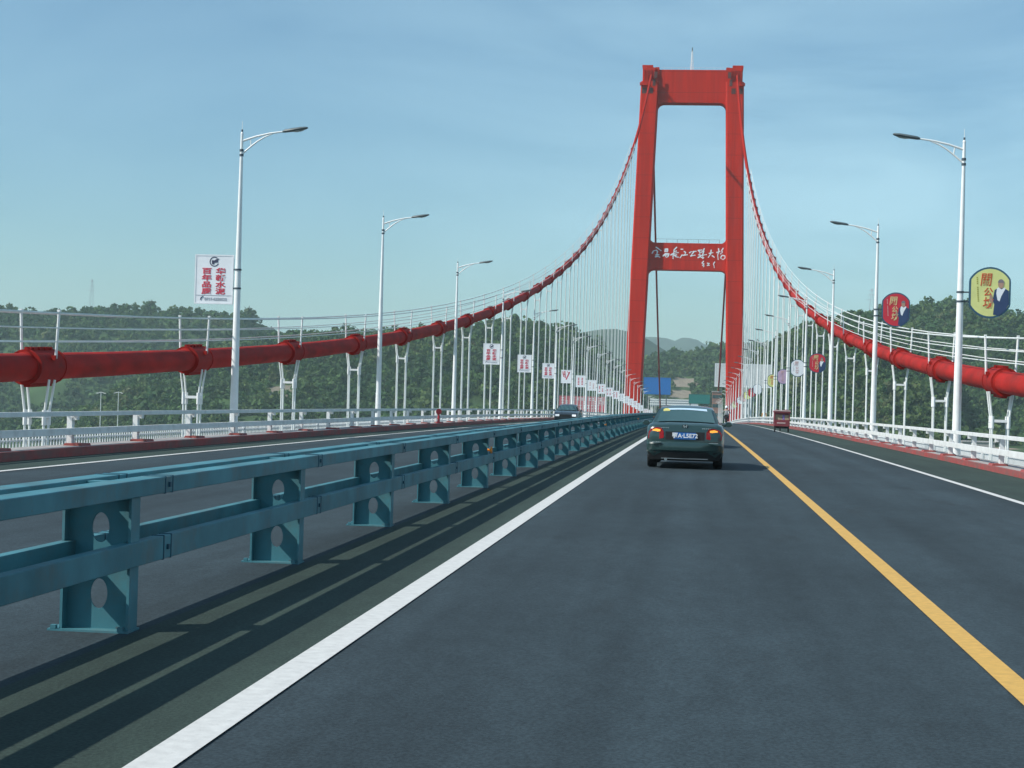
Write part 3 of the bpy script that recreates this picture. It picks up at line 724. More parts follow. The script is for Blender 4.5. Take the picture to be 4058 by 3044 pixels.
# ------------------------------------------------------------------ vehicles
def wheel(parent, x, y, r_, wd):
    m1 = MB(); n = 20
    prof = [(-wd/2, r_*.62), (-wd/2, r_*.94), (-wd/2+.03, r_), (wd/2-.03, r_), (wd/2, r_*.94), (wd/2, r_*.62)]
    rings = [[(px, pr*math.cos(2*math.pi*j/n), pr*math.sin(2*math.pi*j/n)) for px, pr in prof] for j in range(n+1)]
    m1.loft(rings, cap=False)
    wl = m1.build('wheel', 'tyre', parent, True, (x, y, r_))
    m2 = MB(); m2.tube([(-wd/2+.02, 0, 0), (wd/2-.02, 0, 0)], r_*.62, 16); m2.build('rim', 'rim', wl)
def car(name, label, loc, rz, paint, lit_rear=True, lit_front=False, detail=True, sx=1.0, sz=1.0, group=None):
    t = thing(name, label, 'car', loc, rz, group)
    st = [(0.00, .58, .34, .70, .70, .82), (.05, .68, .26, .775, .78, .935), (.16, .76, .22, .81, .86, .985), (.6, .79, .20, .825, .885, .99), (.95, .79, .20, .83, .89, .95), (1.6, .79, .19, .835, .895, .95),
          (3.0, .79, .19, .835, .89, .95), (3.35, .79, .19, .83, .87, .93), (3.9, .77, .20, .82, .80, .86), (4.3, .74, .22, .79, .70, .78), (4.48, .64, .28, .70, .60, .66)]
    rings = []
    for (y, hb, zb, hw, zb2, zd) in st:
        half = [(hb*.6, zb), (hb*.95, zb+.01), (hw-.01, zb+.12), (hw, (zb+zb2)*.5), (hw*.985, zb2), (hw*.93, zb2+(zd-zb2)*.6), (hw*.80, zd-.012), (hw*.4, zd+.008)]
        ring = [(x*sx, y, z*sz) for x, z in half] + [(-x*sx, y, z*sz) for x, z in reversed(half)]
        rings.append(ring)
    mb = MB(); mb.loft(rings)
    # greenhouse
    gh = [(.60, .70, .955, 0), (.92, .685, 1.10, 0), (1.24, .60, 1.285, 0), (1.42, .55, 1.335, .02), (1.9, .565, 1.36, .02), (2.35, .55, 1.345, .02), (2.62, .57, 1.25, 0), (3.30, .69, .93, 0)]
    rg = []
    for (y, hw, zt, cr) in gh:
        ring = []
        for u in [-1, -.92, -.75, -.4, 0, .4, .75, .92, 1]:
            ring.append((hw*u*sx, y, (zt - .035*abs(u)**3 + cr*(1-abs(u)**2)*.4)*sz))
        hb = .76
        rg.append([(-hb*sx, y if .7 < y < 3.2 else y, .90*sz)] + ring + [(hb*sx, y, .90*sz)])
    mb.loft(rg)
    mb.build('body', paint, t, True)
    # glass
    g = MB()
    def slope(u, v): # rear window surface, u -1..1, v 0..1
        y = .655 + .585*v; z = 1.005 + .285*v; hw = .63 - .10*v
        return (hw*u*sx, y-.022 + .03*u*u*0, (z+.018 - .022*u*u)*sz)
    vs = [slope(-1+2*i/10, j/6) for j in range(7) for i in range(11)]
    g.add(vs, [(j*11+i, j*11+i+1, (j+1)*11+i+1, (j+1)*11+i) for j in range(6) for i in range(10)])
    g.build('rear_window', 'car_glass', t, True)
    g = MB(); vs = []
    for j in range(4):
        for i in range(9):
            u = -1+i/4; v = j/3; vs.append(((.50+.14*v)*u*sx, 2.60+.66*v+.02, (1.272-.30*v - .015*u*u)*sz))
    g.add(vs, [(j*9+i, j*9+i+1, (j+1)*9+i+1, (j+1)*9+i) for j in range(3) for i in range(8)]); g.build('windscreen', 'car_glass', t, True)
    for s in (-1, 1):
        for (ya, yb, yc, yd) in ((1.12, 1.95, 1.92, 1.42), (2.03, 2.95, 2.50, 2.0)):
            g = MB(); k = .012
            g.add([(s*(.755+k)*sx, ya, .93*sz), (s*(.755+k)*sx, yb, .93*sz), (s*(.60+k)*sx, yc, 1.27*sz), (s*(.60+k)*sx, yd, 1.27*sz)], [(0, 1, 2, 3)]); g.build('side_window', 'car_glass', t)
    # bumpers
    b = MB(); rr = []
    for z, o_, hw in ((.36, .0, .74), (.40, -.055, .78), (.53, -.075, .80), (.575, -.05, .79), (.59, .02, .77)):
        rr.append([(hw*u*sx, o_ + .10*abs(u)**4 + (.06 if abs(u) == 1 else 0), z*sz) for u in (-1, -.93, -.8, -.4, 0, .4, .8, .93, 1)] + [(hw*sx, .35, z*sz), (-hw*sx, .35, z*sz)])
    b.loft(rr); b.build('rear_bumper', paint, t, True)
    b = MB(); rr = []
    for z, o_, hw in ((.17, .16, .66), (.20, .03, .74), (.36, -.03, .775), (.40, .0, .775)):
        rr.append([(hw*u*sx, o_ + .10*abs(u)**4, z*sz) for u in (-1, -.93, -.8, -.4, 0, .4, .8, .93, 1)] + [(hw*sx, .4, z*sz), (-hw*sx, .4, z*sz)])
    b.loft(rr); b.build('valance', 'black_plastic', t, True)
    b = MB(); b.b2(-.70*sx, .70*sx, 4.40, 4.53, .26, .50); b.build('front_bumper', paint, t)
    b = MB(); b.b2(-.36*sx, .36*sx, 4.46, 4.512, .53, .64); b.build('grille', 'black_plastic', t)
    for s in (-1, 1):
        h = MB(); h.box((s*.56*sx, 4.43, .60), (.26, .12, .13)); hl = h.build('headlight', 'head_lit' if lit_front else 'chrome', t)
        tl = MB(); ov = []
        poly = [(.445, .66), (.45, .80), (.50, .875), (.60, .885), (.72, .85), (.765, .78), (.775, .64), (.60, .625)]
        tl.add([(s*x*sx, -.012+.055*max(0, x-.5)/.27+(.0), z*sz) for x, z in poly] + [(s*x*sx, .12, z*sz) for x, z in poly],
               [tuple(range(8))] + [(i, (i+1) % 8, 8+(i+1) % 8, 8+i) for i in range(8)])
        tt = tl.build('tail_light', 'tail_red', t)
        if lit_rear:
            l2 = MB(); l2.add([(s*x*sx, -.018+.055*max(0, x-.5)/.27, z*sz) for x, z in ((.52, .80), (.52, .84), (.61, .855), (.68, .835), (.685, .795), (.60, .79))], [tuple(range(6))]); l2.build('lit_lamp', 'tail_lit', tt)
        m1 = MB(); m1.loft([[(s*(.86+.0+x_)*sx, 2.86+y_, (.945+.075*math.sin(2*math.pi*j/10)*k)*sz) if False else (s*(.93+.085*math.cos(2*math.pi*j/10)*k)*sx, 2.80+y_, (.945+.065*math.sin(2*math.pi*j/10)*k)*sz) for j in range(10)] for x_, y_, k in ((0, 0, .85), (0, .03, 1), (0, .12, .7), (0, .16, .3))])
        m1.box((s*.82*sx, 2.9, .91*sz), (.12, .06, .05)); m1.build('wing_mirror', paint, t, True)
        for (yy) in (.82, 3.62): wheel(t, s*.70*sx, yy, .305, .20)
        if detail:
            l3 = MB(); l3.b2(s*.60*sx-.10, s*.60*sx+.10, -.080, -.05, .565, .578); l3.build('bumper_strip', 'chrome', t)
    if detail:
        p = MB(); p.b2(-.42, .42, -.003, .03, .625, .80); p.build('plate_recess', 'black_plastic', t)
        p = MB(); p.b2(-.235, .235, -.016, -.004, .640, .785); pl = p.build('number_plate', 'plate_blue', t)
        join_texts('plate_text', [('鄂A·L5E72', .125, 0, -.0205, .7125, 0, .003, 0)], pl, 'sign_white')
        e = MB(); e.b2(-.055, .055, .022, .032, .885, .955)
        em = e.build('emblem', 'black_plastic', t)
        e2 = MB()
        e2.prism([(-.045, .95), (-.02, .95), (-.014, .925), (.014, .925), (.02, .95), (.045, .95), (.03, .89), (.008, .89), (.011, .912), (-.011, .912), (-.008, .89), (-.03, .89)], .014, .021); e2.build('emblem_mark', 'chrome', em)
        for (x0, x1) in ((-.52, -.34), (.36, .56)):
            e = MB(); n = 5
            for k in range(n): xx = x0+(x1-x0)*(k+.15)/n; e.b2(xx, xx+(x1-x0)/n*.65, .012, .020, .868, .888)
            e.build('model_mark', 'chrome', t)
        bn = MB(); vs = []
        for i in range(13):
            u = -.80+1.62*i/12
            for v in (.86-.05*max(0, u), .985):
                q = slope(u, v); vs.append((q[0], q[1]-.006, q[2]+.004))
        bn.add(vs, [(2*i, 2*i+2, 2*i+3, 2*i+1) for i in range(12)]); bn.build('window_band', 'band_pale', t)  # pale strip along the top edge of the rear window
        sk = MB(); c0 = slope(-.78, .83); sk.add([(c0[0]+.075*math.cos(q), c0[1]-.012+.04*math.sin(q)*.5, c0[2]+.045*math.sin(q)+.004) for q in [2*math.pi*i/16 for i in range(16)]], [tuple(range(16))]); sk.build('yellow_sticker', 'sticker_yellow', t)
        ex = MB(); ex.tube([(-.40, -.02, .20), (-.40, .3, .20)], .03, 10); ex.build('exhaust_pipe', 'chrome', t)
        ln = MB(); ln.b2(-.50, .50, .02, .045, .215, .232); ln.build('valance_strip', 'rim', t)
    return t
def at(x, y): return (x, y, deck(y))
car('sedan', 'dark green sedan with lit tail lights and blue plate, nearest car ahead', at(3.12, 35.6), R(-.6), 'car_paint', True, False, True, 1.02)
car('sedan', 'dark car ahead hidden behind the nearest sedan, only its roof showing', at(3.0, 54), 0, 'car_paint_dark', False, False, False)
car('sedan', 'dark oncoming car behind the median barrier with white headlights', at(-5.35, 114.5), math.pi, 'car_paint_dark', False, True, False, 1.0, .98)

# cargo tricycle
t = thing('cargo_tricycle', 'maroon covered cargo tricycle on the right shoulder', 'tricycle', at(8.47, 100.0))
mb = MB(); mb.b2(-.46, .46, 0, 1.25, .36, .62); mb.b2(-.46, -.42, 0, 1.25, .62, 1.18); mb.b2(.42, .46, 0, 1.25, .62, 1.18); mb.b2(-.42, .42, 1.2, 1.25, .62, 1.18)
mb.b2(-.42, .42, .0, .04, .62, .74); mb.b2(-.42, .42, .0, .04, 1.06, 1.18); mb.build('cargo_box', 'trike_maroon', t)
mb = MB(); rr = []
for y_ in (-.08, 1.35):
    rr.append([(-.50, y_, 1.17), (-.48, y_, 1.26), (-.30, y_, 1.345), (0, y_, 1.30), (.30, y_, 1.36), (.48, y_, 1.27), (.50, y_, 1.17)])
mb.loft(rr); mb.build('canopy', ['trike_maroon'], t)
mb = MB(); mb.b2(-.47, .49, -.10, -.085, 1.255, 1.315); mb.build('canopy_fringe', 'canopy_pink', t)
mb = MB(); mb.b2(-.41, .02, .08, .5, .74, 1.05); mb.build('sack', 'tan_cloth', t)
mb = MB(); mb.b2(.03, .14, .06, .4, .74, 1.05); mb.build('bundle', 'violet_cloth', t)
mb = MB(); mb.b2(.15, .40, .07, .45, .74, 1.03); mb.build('sack', 'tan_cloth', t)
mb = MB(); mb.b2(-.30, .20, -.012, -.002, .52, .58); mb.build('name_board', 'canopy_pink', t)
mb = MB(); mb.b2(-.40, .40, .1, 1.2, .22, .34); mb.tube([(0, 1.2, .40), (0, 2.1, .62), (0, 2.3, 1.0)], .03, 8); mb.tube([(-.3, 2.25, 1.02), (.3, 2.25, 1.02)], .02, 8); mb.build('chassis', 'black_plastic', t)
for (x, y_) in ((-.40, .45), (.40, .45), (0, 2.25)): wheel(t, x, y_, .26, .07)

# people: one continuous skinned body each, coloured by height
def body_mat(name, stops):
    m = bpy.data.materials.new(name); m.use_nodes = True; t_ = m.node_tree; b = t_.nodes['Principled BSDF']; b.inputs['Roughness'].default_value = .75
    tcn = t_.nodes.new('ShaderNodeTexCoord'); sp = t_.nodes.new('ShaderNodeSeparateXYZ'); r_ = t_.nodes.new('ShaderNodeValToRGB'); mr = t_.nodes.new('ShaderNodeMapRange')
    mr.inputs['From Max'].default_value = 1.8
    t_.links.new(tcn.outputs['Object'], sp.inputs[0]); t_.links.new(sp.outputs['Z'], mr.inputs['Value']); t_.links.new(mr.outputs['Result'], r_.inputs['Fac']); t_.links.new(r_.outputs['Color'], b.inputs['Base Color'])
    r_.color_ramp.interpolation = 'CONSTANT'
    e = r_.color_ramp.elements; e[0].position = 0; e[0].color = (*stops[0][1], 1); e[1].position = stops[1][0]/1.8; e[1].color = (*stops[1][1], 1)
    for z, c in stops[2:]: q = e.new(z/1.8); q.color = (*c, 1)
    MATS[name] = m
def skin_body(name, joints, edges, material, parent):
    me = bpy.data.meshes.new(name); me.from_pydata([j[0] for j in joints], edges, []); me.materials.append(MATS[material])
    o = link(name, me, parent); md = o.modifiers.new('skin', 'SKIN'); md.use_smooth_shade = True
    for i, j in enumerate(joints):
        r_ = j[1]; me.skin_vertices[0].data[i].radius = (r_, r_) if not isinstance(r_, tuple) else r_
    me.skin_vertices[0].data[0].use_root = True
    s2 = o.modifiers.new('sub', 'SUBSURF'); s2.levels = 1; s2.render_levels = 2
    return o
body_mat('clothes_orange', [(0, (.03, .03, .035)), (.08, (.05, .06, .09)), (.86, (.75, .30, .03)), (1.45, (.42, .26, .19)), (1.62, (.02, .02, .02))])
body_mat('clothes_rider', [(0, (.02, .02, .02)), (.10, (.04, .05, .08)), (.80, (.30, .32, .34)), (1.30, (.42, .26, .19)), (1.40, (.03, .03, .03))])
def standing(name, label, loc, rz, material):
    t_ = thing(name, label, 'person', loc, rz)
    J = [((0, 0, .95), (.15, .11)), ((0, .01, 1.2), (.14, .10)), ((0, 0, 1.42), (.15, .09)), ((0, .01, 1.53), .055), ((0, .03, 1.66), (.078, .10)), ((0, .02, 1.72), .06)]
    E_ = [(0, 1), (1, 2), (2, 3), (3, 4), (4, 5)]
    for s in (-1, 1):
        b = len(J); sw = s*.14
        J += [((s*.20, 0, 1.38), .055), ((s*.26, -.02, 1.12), .043), ((s*.27, .08+sw*.3, .88), .034), ((s*.27, .11+sw*.3, .79), .03)]
        E_ += [(2, b), (b, b+1), (b+1, b+2), (b+2, b+3)]
        b = len(J)
        J += [((s*.10, 0, .86), .09), ((s*.11, .06*s, .48), .06), ((s*.11, .10*s-.04, .09), .042), ((s*.12, .10*s+.10, .04), .035)]
        E_ += [(0, b), (b, b+1), (b+1, b+2), (b+2, b+3)]
    skin_body('body', J, E_, material, t_); return t_
standing('person', 'person in an orange top walking behind the right railing', (11.45, 200, deck(200)-.05), R(0), 'clothes_orange')
mb = MB()
# motorcycle with rider
mt = thing('motorcycle', 'small dark motorcycle beyond the right side of the nearest sedan', 'motorcycle', at(6.05, 150))
mb = MB(); mb.tube([(0, .25, .55), (0, .6, .60), (0, 1.15, .85)], [.12, .16, .10], 10); mb.tube([(0, .1, .75), (0, .75, .78)], [.10, .13], 10); mb.box((0, .65, .38), (.24, .4, .28)); mb.build('frame', 'black_plastic', mt, True)
mb = MB(); mb.tube([(-.36, 1.05, 1.02), (0, 1.15, .98), (.36, 1.05, 1.02)], .018, 8); mb.tube([(0, 1.15, .98), (0, 1.38, .32)], .035, 8); mb.build('handlebar', 'chrome', mt)
mb = MB(); mb.box((0, -.02, .78), (.34, .26, .26)); mb.build('rear_box', 'black_plastic', mt)
mb = MB(); mb.box((0, -.03, .60), (.12, .04, .08)); mb.build('tail_light', 'tail_red', mt)
for y_ in (.15, 1.38): wheel(mt, 0, y_, .29, .11)
rd = thing('person', 'person with a dark helmet riding the small motorcycle', 'person', at(6.05, 150))
J = [((0, .38, .90), (.16, .13)), ((0, .42, 1.12), (.15, .11)), ((0, .50, 1.34), (.16, .10)), ((0, .53, 1.44), .06), ((0, .56, 1.56), (.09, .11)), ((0, .55, 1.64), .075)]
E_ = [(0, 1), (1, 2), (2, 3), (3, 4), (4, 5)]
for s in (-1, 1):
    b = len(J); J += [((s*.21, .50, 1.30), .06), ((s*.32, .68, 1.10), .046), ((s*.34, 1.0, 1.04), .035)]; E_ += [(2, b), (b, b+1), (b+1, b+2)]
    b = len(J); J += [((s*.15, .45, .86), .095), ((s*.20, .88, .76), .068), ((s*.19, .66, .40), .05), ((s*.19, .80, .33), .04)]; E_ += [(0, b), (b, b+1), (b+1, b+2), (b+2, b+3)]
skin_body('body', J, E_, 'clothes_rider', rd)
mb = MB(); mb.loft([[(.125*k*math.cos(2*math.pi*j/14), .56+.14*k*math.sin(2*math.pi*j/14), z) for j in range(14)] for z, k in ((1.53, .95), (1.60, 1.02), (1.68, .85), (1.73, .45), (1.745, .1))]); mb.build('helmet', 'sign_white', rd, True)
# red roadside marker by the left railing
hy = thing('warning_marker', 'small red round-headed marker standing at the left railing', 'marker', (-9.22, 80, deck(80)+.17))
mb = MB(); mb.tube([(0, 0, .02), (0, 0, .45)], [.07, .05], 10); mb.tube([(0, 0, 0), (0, 0, .05)], .12, 12); mb.build('stand', 'hydrant_red', hy, True)
mb = MB(); mb.tube([(0, -.05, .56), (0, .05, .56)], .14, 18); mb.build('disc', 'hydrant_red', hy, True)

# ------------------------------------------------------------------ beyond the tower
def gz(y): return deck(y)
def board_sign(name, label, cat, x0, x1, y, z0, z1, face, edge, zg, legs):
    t_ = thing(name, label, cat, ((x0+x1)/2, y, zg)); hw = (x1-x0)/2
    mb = MB(); mb.b2(-hw, hw, -.15, .15, z0-zg, z1-zg); mb.build('panel', face, t_)
    mb = MB(); e = (z1-z0)*.035
    for a in ((-hw-e, hw+e, z1-zg, z1-zg+e), (-hw-e, hw+e, z0-zg-e, z0-zg), (-hw-e, -hw, z0-zg, z1-zg), (hw, hw+e, z0-zg, z1-zg)): mb.b2(a[0], a[1], -.2, .2, a[2], a[3])
    mb.build('frame', edge, t_)
    for x in legs: mb = MB(); mb.tube([(x, .3, 0), (x, .3, z1-zg)], .22, 8); mb.build('leg', 'lamp_grey', t_)
    return t_
board_sign('road_sign', 'large blue road sign seen through the tower left of the road', 'road sign', -19.0, -8.0, 700, 3.6, 10.3, 'blue_sign', 'blue_sign', -14, (-4, 4))
wb = board_sign('billboard', 'large blank pale grey billboard behind the right tower leg', 'billboard', 10.9, 34.2, 700, 7.7, 16.9, 'wall_pale', 'sign_white', -14, (-9, -3, 3, 9))
board_sign('road_sign', 'green road sign just above the roof of the nearest sedan', 'road sign', 0.3, 8.3, 650, 0.2, 3.6, 'green_sign', 'green_sign', -12, (-3.5, 3.5))
rb = board_sign('billboard', 'wide red and white billboard beyond the left hangers', 'billboard', -46.5, -29.8, 600, -3.8, 1.45, 'board_red', 'board_red', -20, (-7, 0, 7))
mb = MB(); rr = random.Random(5)
for r_, (zz, hh) in enumerate(((20.6, .9), (19.4, .9), (17.8, 1.3))):
    x = -7.6
    while x < 7.4:
        ww = rr.uniform(.7, 1.1); 
        if rr.random() < .85:
            mb.b2(x, x+ww, -.20, -.16, zz-hh/2, zz-hh/2+.16); mb.b2(x, x+ww, -.20, -.16, zz+hh/2-.16, zz+hh/2); mb.b2(x+ww*.4, x+ww*.6, -.20, -.16, zz-hh/2+.16, zz+hh/2-.16)
        x += ww+.45
mb.build('printed_rows', 'sign_white', rb)
mb = MB(); mb.b2(-8.2, -5.2, -.225, -.205, 16.3, 17.9); mb.build('printed_block', 'sign_red', rb)
mb = MB(); mb.b2(6.2, 8.2, -.225, -.205, 16.3, 18.4); mb.build('printed_block', 'sign_red', rb)
# toll gate
tg = thing('toll_gate', 'low white toll gate with striped canopy beyond the tower', 'toll gate', (-5, 760, -11))
for z in (9.8, 10.9, 12.0): mb = MB(); mb.b2(-13, 9, -5, 5, z, z+.55); mb.build('canopy_band', 'white_paint', tg)
mb = MB(); mb.b2(-12.8, 8.8, -4.8, 4.8, 9.2, 12.5); mb.build('canopy', 'sign_grey', tg)
for x in (-12, -6, 0, 6): mb = MB(); mb.b2(x-.5, x+.5, -1, 1, 0, 9.2); mb.build('column', 'white_paint', tg)
def building(label, x0, x1, y0, y1, z0, z1, m__, rows, cols):
    t_ = thing('building', label, 'building', ((x0+x1)/2, y0, z0)); hw = (x1-x0)/2
    mb = MB(); mb.b2(-hw, hw, 0, y1-y0, 0, z1-z0); mb.build('wall', m__, t_)
    mb = MB(); mb.b2(-hw-.3, hw+.3, -.3, y1-y0+.3, z1-z0, z1-z0+.4); mb.build('roof', 'concrete', t_)
    for r_ in range(rows):
        for c_ in range(cols):
            x = -hw + (c_+.5)*2*hw/cols; z = (r_+.5)*(z1-z0)/rows
            mb = MB(); mb.b2(x-.6, x+.6, -.05, -.002, z-.7, z+.7); mb.build('window', 'car_glass', t_)
building('brick building beyond the tower right of the green sign', 9.8, 13.6, 690, 700, -14, 5.0, 'brick', 5, 3)
building('pale low building below the right hill', 15.5, 24, 660, 672, -15, 2.0, 'wall_pale', 4, 5)
building('small white house at the foot of the left hills', -262, -250, 870, 880, -29, -22.5, 'wall_pale', 2, 3)
building('low grey house beyond the right railing', 104, 116, 640, 650, -17, -11.5, 'concrete', 1, 4)
vn = thing('van', 'orange van far ahead right of the nearest sedan', 'van', (8.6, 520, deck(520)))
mb = MB(); mb.loft([[(-.95, y, z0), (.95, y, z0), (.95, y, z1*.7), (.82, y, z1), (-.82, y, z1), (-.95, y, z1*.7)] for y, z0, z1 in ((0, .4, 2.3), (.15, .35, 2.5), (3.6, .35, 2.5), (4.3, .4, 1.6), (4.9, .45, 1.2))]); mb.build('body', 'orange', vn)
mb = MB(); mb.b2(-.75, .75, -.03, .0, 1.5, 2.2); mb.build('rear_window', 'car_glass', vn)
for x in (-.8, .8):
    for y_ in (.9, 3.9): wheel(vn, x, y_, .35, .2)
# two double-armed lamps on the far bank, two pylons on the hills
def bank_lamp(x, y, z0, z1, label):
    t_ = thing('bank_lamp', label, 'street lamp', (x, y, z0), 0, 'double-armed lamps on the far left bank'); h = z1-z0
    mb = MB(); mb.tube([(0, 0, 0), (0, 0, h)], [.22, .12], 8); mb.build('pole', 'white_paint', t_)
    mb = MB(); mb.tube([(-1.3, 0, h-.2), (0, 0, h+.15), (1.3, 0, h-.2)], .1, 6); mb.build('arm', 'white_paint', t_)
    for s in (-1, 1): mb = MB(); mb.box((s*1.5, 0, h-.25), (.8, .35, .2)); mb.build('lamp_head', 'white_paint', t_)
bank_lamp(-220, 600, -29, -2.2, 'taller double-armed white lamp below the left main cable')
bank_lamp(-227.6, 640, -29, -2.2, 'second double-armed white lamp, right of the taller one, on the left bank')
def pylon(x, y, z, h, label):
    t_ = thing('transmission_tower', label, 'pylon', (x, y, z)); mb = MB()
    def p(a, u): r_ = (2.6*(1-u)+.4*u); return (r_*(1 if a in (0, 3) else -1), r_*(1 if a < 2 else -1), h*u)
    for a in range(4): mb.tube([p(a, 0), p(a, 1)], .08, 4)
    for k in range(8):
        for a in range(4): mb.tube([p(a, k/8), p((a+1) % 4, (k+1)/8)], .045, 4)
    mb.build('lattice', 'sign_grey', t_)
    mb = MB()
    for u, l_ in ((.70, 4.5), (.82, 3.6), (.94, 2.8)): mb.tube([(-l_, 0, h*u), (0, 0, h*u+.8), (l_, 0, h*u)], .14, 4)
    mb.build('cross_arms', 'sign_grey', t_)
pylon(-567, 1500, 62, 37, 'faint lattice pylon on the left hill')
pylon(136, 1300, 62, 30, 'faint lattice pylon behind the right hill near the second right lamp')

# ------------------------------------------------------------------ terrain
RA = [(-1000, 1400, 60), (-707, 1400, 64), (-648, 1400, 69), (-613, 1400, 69), (-594, 1400, 63.6), (-554, 1400, 64.5), (-522, 1400, 68), (-486, 1400, 73), (-473, 1400, 72.8), (-460, 1400, 68), (-441, 1400, 71), (-419, 1400, 67), (-382, 1400, 66), (-375, 1400, 59.6), (-360, 1400, 53), (-337, 1400, 49.6), (-312, 1400, 49), (-230, 1400, 40), (-150, 1400, 20)]
RBr = [(-330, 1080, 26), (-253, 1050, 36), (-233, 1050, 37.3), (-203, 1050, 39.2), (-170, 1050, 43), (-145, 1050, 46), (-126, 1050, 48), (-115.6, 1050, 49.8), (-104.5, 1050, 48.6), (-90, 1050, 46.7), (-78.6, 1050, 45.4), (-71, 1050, 43.3), (-64.4, 1050, 39.6), (-58.8, 1050, 35), (-54, 1050, 29.7), (-49, 1050, 24.3), (-43, 1050, 16.8), (-26, 1050, -4)]
RE = [(-120, 1500, 30), (-57, 1500, 36.6), (-43, 1500, 39.7), (-28, 1500, 44), (-15, 1500, 47), (-6.6, 1500, 45), (1.4, 1500, 44.3), (9, 1500, 49), (16, 1500, 51.3), (24.5, 1500, 52.2), (44, 1500, 51.8), (60, 1500, 53), (130, 1500, 60)]
RF0 = [(18, 900, 8), (29.6, 900, 27.6), (40.8, 900, 32.5), (46, 900, 36.6), (49.8, 900, 40.5), (55, 900, 42), (65, 900, 44.3), (75, 900, 47), (87, 900, 50), (115, 920, 46)]
RF = [(80, 1150, 50), (94.7, 1150, 60.4), (110, 1150, 64.7), (117, 1150, 66), (147, 1150, 70), (155, 1150, 71.4), (167, 1150, 72.3), (181, 1150, 72.6), (204, 1150, 67), (213, 1150, 64.4), (223, 1150, 60.8), (246, 1150, 57.4), (280, 1150, 53), (420, 1150, 60), (700, 1150, 50)]
RIDGES = [(RA, 215, 420, 30), (RBr, 260, 260, 24), (RE, 330, 300, 60), (RF0, 190, 220, 14), (RF, 360, 360, 30)]
TREE_H = 6.0
def vnoise(x, y, s, seed):
    x = np.asarray(x)/s; y = np.asarray(y)/s; xi_, yi_ = np.floor(x).astype(int), np.floor(y).astype(int); fx, fy = x-xi_, y-yi_
    def h(a, b): q = np.sin(a*127.1+b*311.7+seed*74.7)*43758.5453; return q-np.floor(q)
    fx = fx*fx*(3-2*fx); fy = fy*fy*(3-2*fy)
    return (h(xi_, yi_)*(1-fx)+h(xi_+1, yi_)*fx)*(1-fy)+(h(xi_, yi_+1)*(1-fx)+h(xi_+1, yi_+1)*fx)*fy
def height(x, y):
    x = np.asarray(x, float); y = np.asarray(y, float)
    tt = np.clip((x+120)/220, 0, 1); tt = tt*tt*(3-2*tt)
    base = -29 + 14*tt
    near = np.clip((y-480)/70, 0, 1); base = base*near + -48*(1-near)
    cl = np.clip((np.abs(x)-16)/30, 0, 1)
    hgt = base.copy()
    for pts, wf, wb, ws in RIDGES:
        p = np.array(pts, float)
        rz = np.interp(x, p[:, 0], p[:, 2]) - TREE_H; ry = np.interp(x, p[:, 0], p[:, 1])
        ex = np.maximum(np.maximum(p[0, 0]-x, x-p[-1, 0]), 0)
        dy = y-ry; wd = np.where(dy < 0, wf, wb)
        u = np.sqrt((dy/wd)**2 + (ex/ws)**2); u = np.clip(1-u, 0, 1)
        f = np.sin(u*math.pi/2)**1.35
        hgt = np.maximum(hgt, base + (rz-base)*f)
    on = np.clip((hgt-base)/12, 0, 1)
    hgt += on*(vnoise(x, y, 60, 1)-.5)*5*np.clip(1.3-on*.3, 0, 1)*(.6)
    road = (1-cl)*(y > 500)*(y < 1000)
    return hgt
def grid(name, x0, x1, y0, y1, st, label, material, fn):
    xs = np.arange(x0, x1+1, st); ys_ = np.arange(y0, y1+1, st); gx, gy = np.meshgrid(xs, ys_); z = fn(gx, gy)
    v = np.stack([gx, gy, z], -1).reshape(-1, 3); nx, ny = len(xs), len(ys_)
    i = np.arange(nx-1)[None, :] + np.arange(ny-1)[:, None]*nx
    f = np.stack([i, i+1, i+nx+1, i+nx], -1).reshape(-1, 4)
    me = bpy.data.meshes.new(name); me.vertices.add(len(v)); me.vertices.foreach_set('co', v.ravel())
    me.loops.add(f.size); me.loops.foreach_set('vertex_index', f.ravel()); me.polygons.add(len(f))
    me.polygons.foreach_set('loop_start', np.arange(0, f.size, 4)); me.polygons.foreach_set('loop_total', np.full(len(f), 4))
    me.update(); me.validate(); me.materials.append(MATS[material]); me.shade_smooth()
    o = link(name, me); return tag(o, label, name.replace('_', ' '), kind='structure')
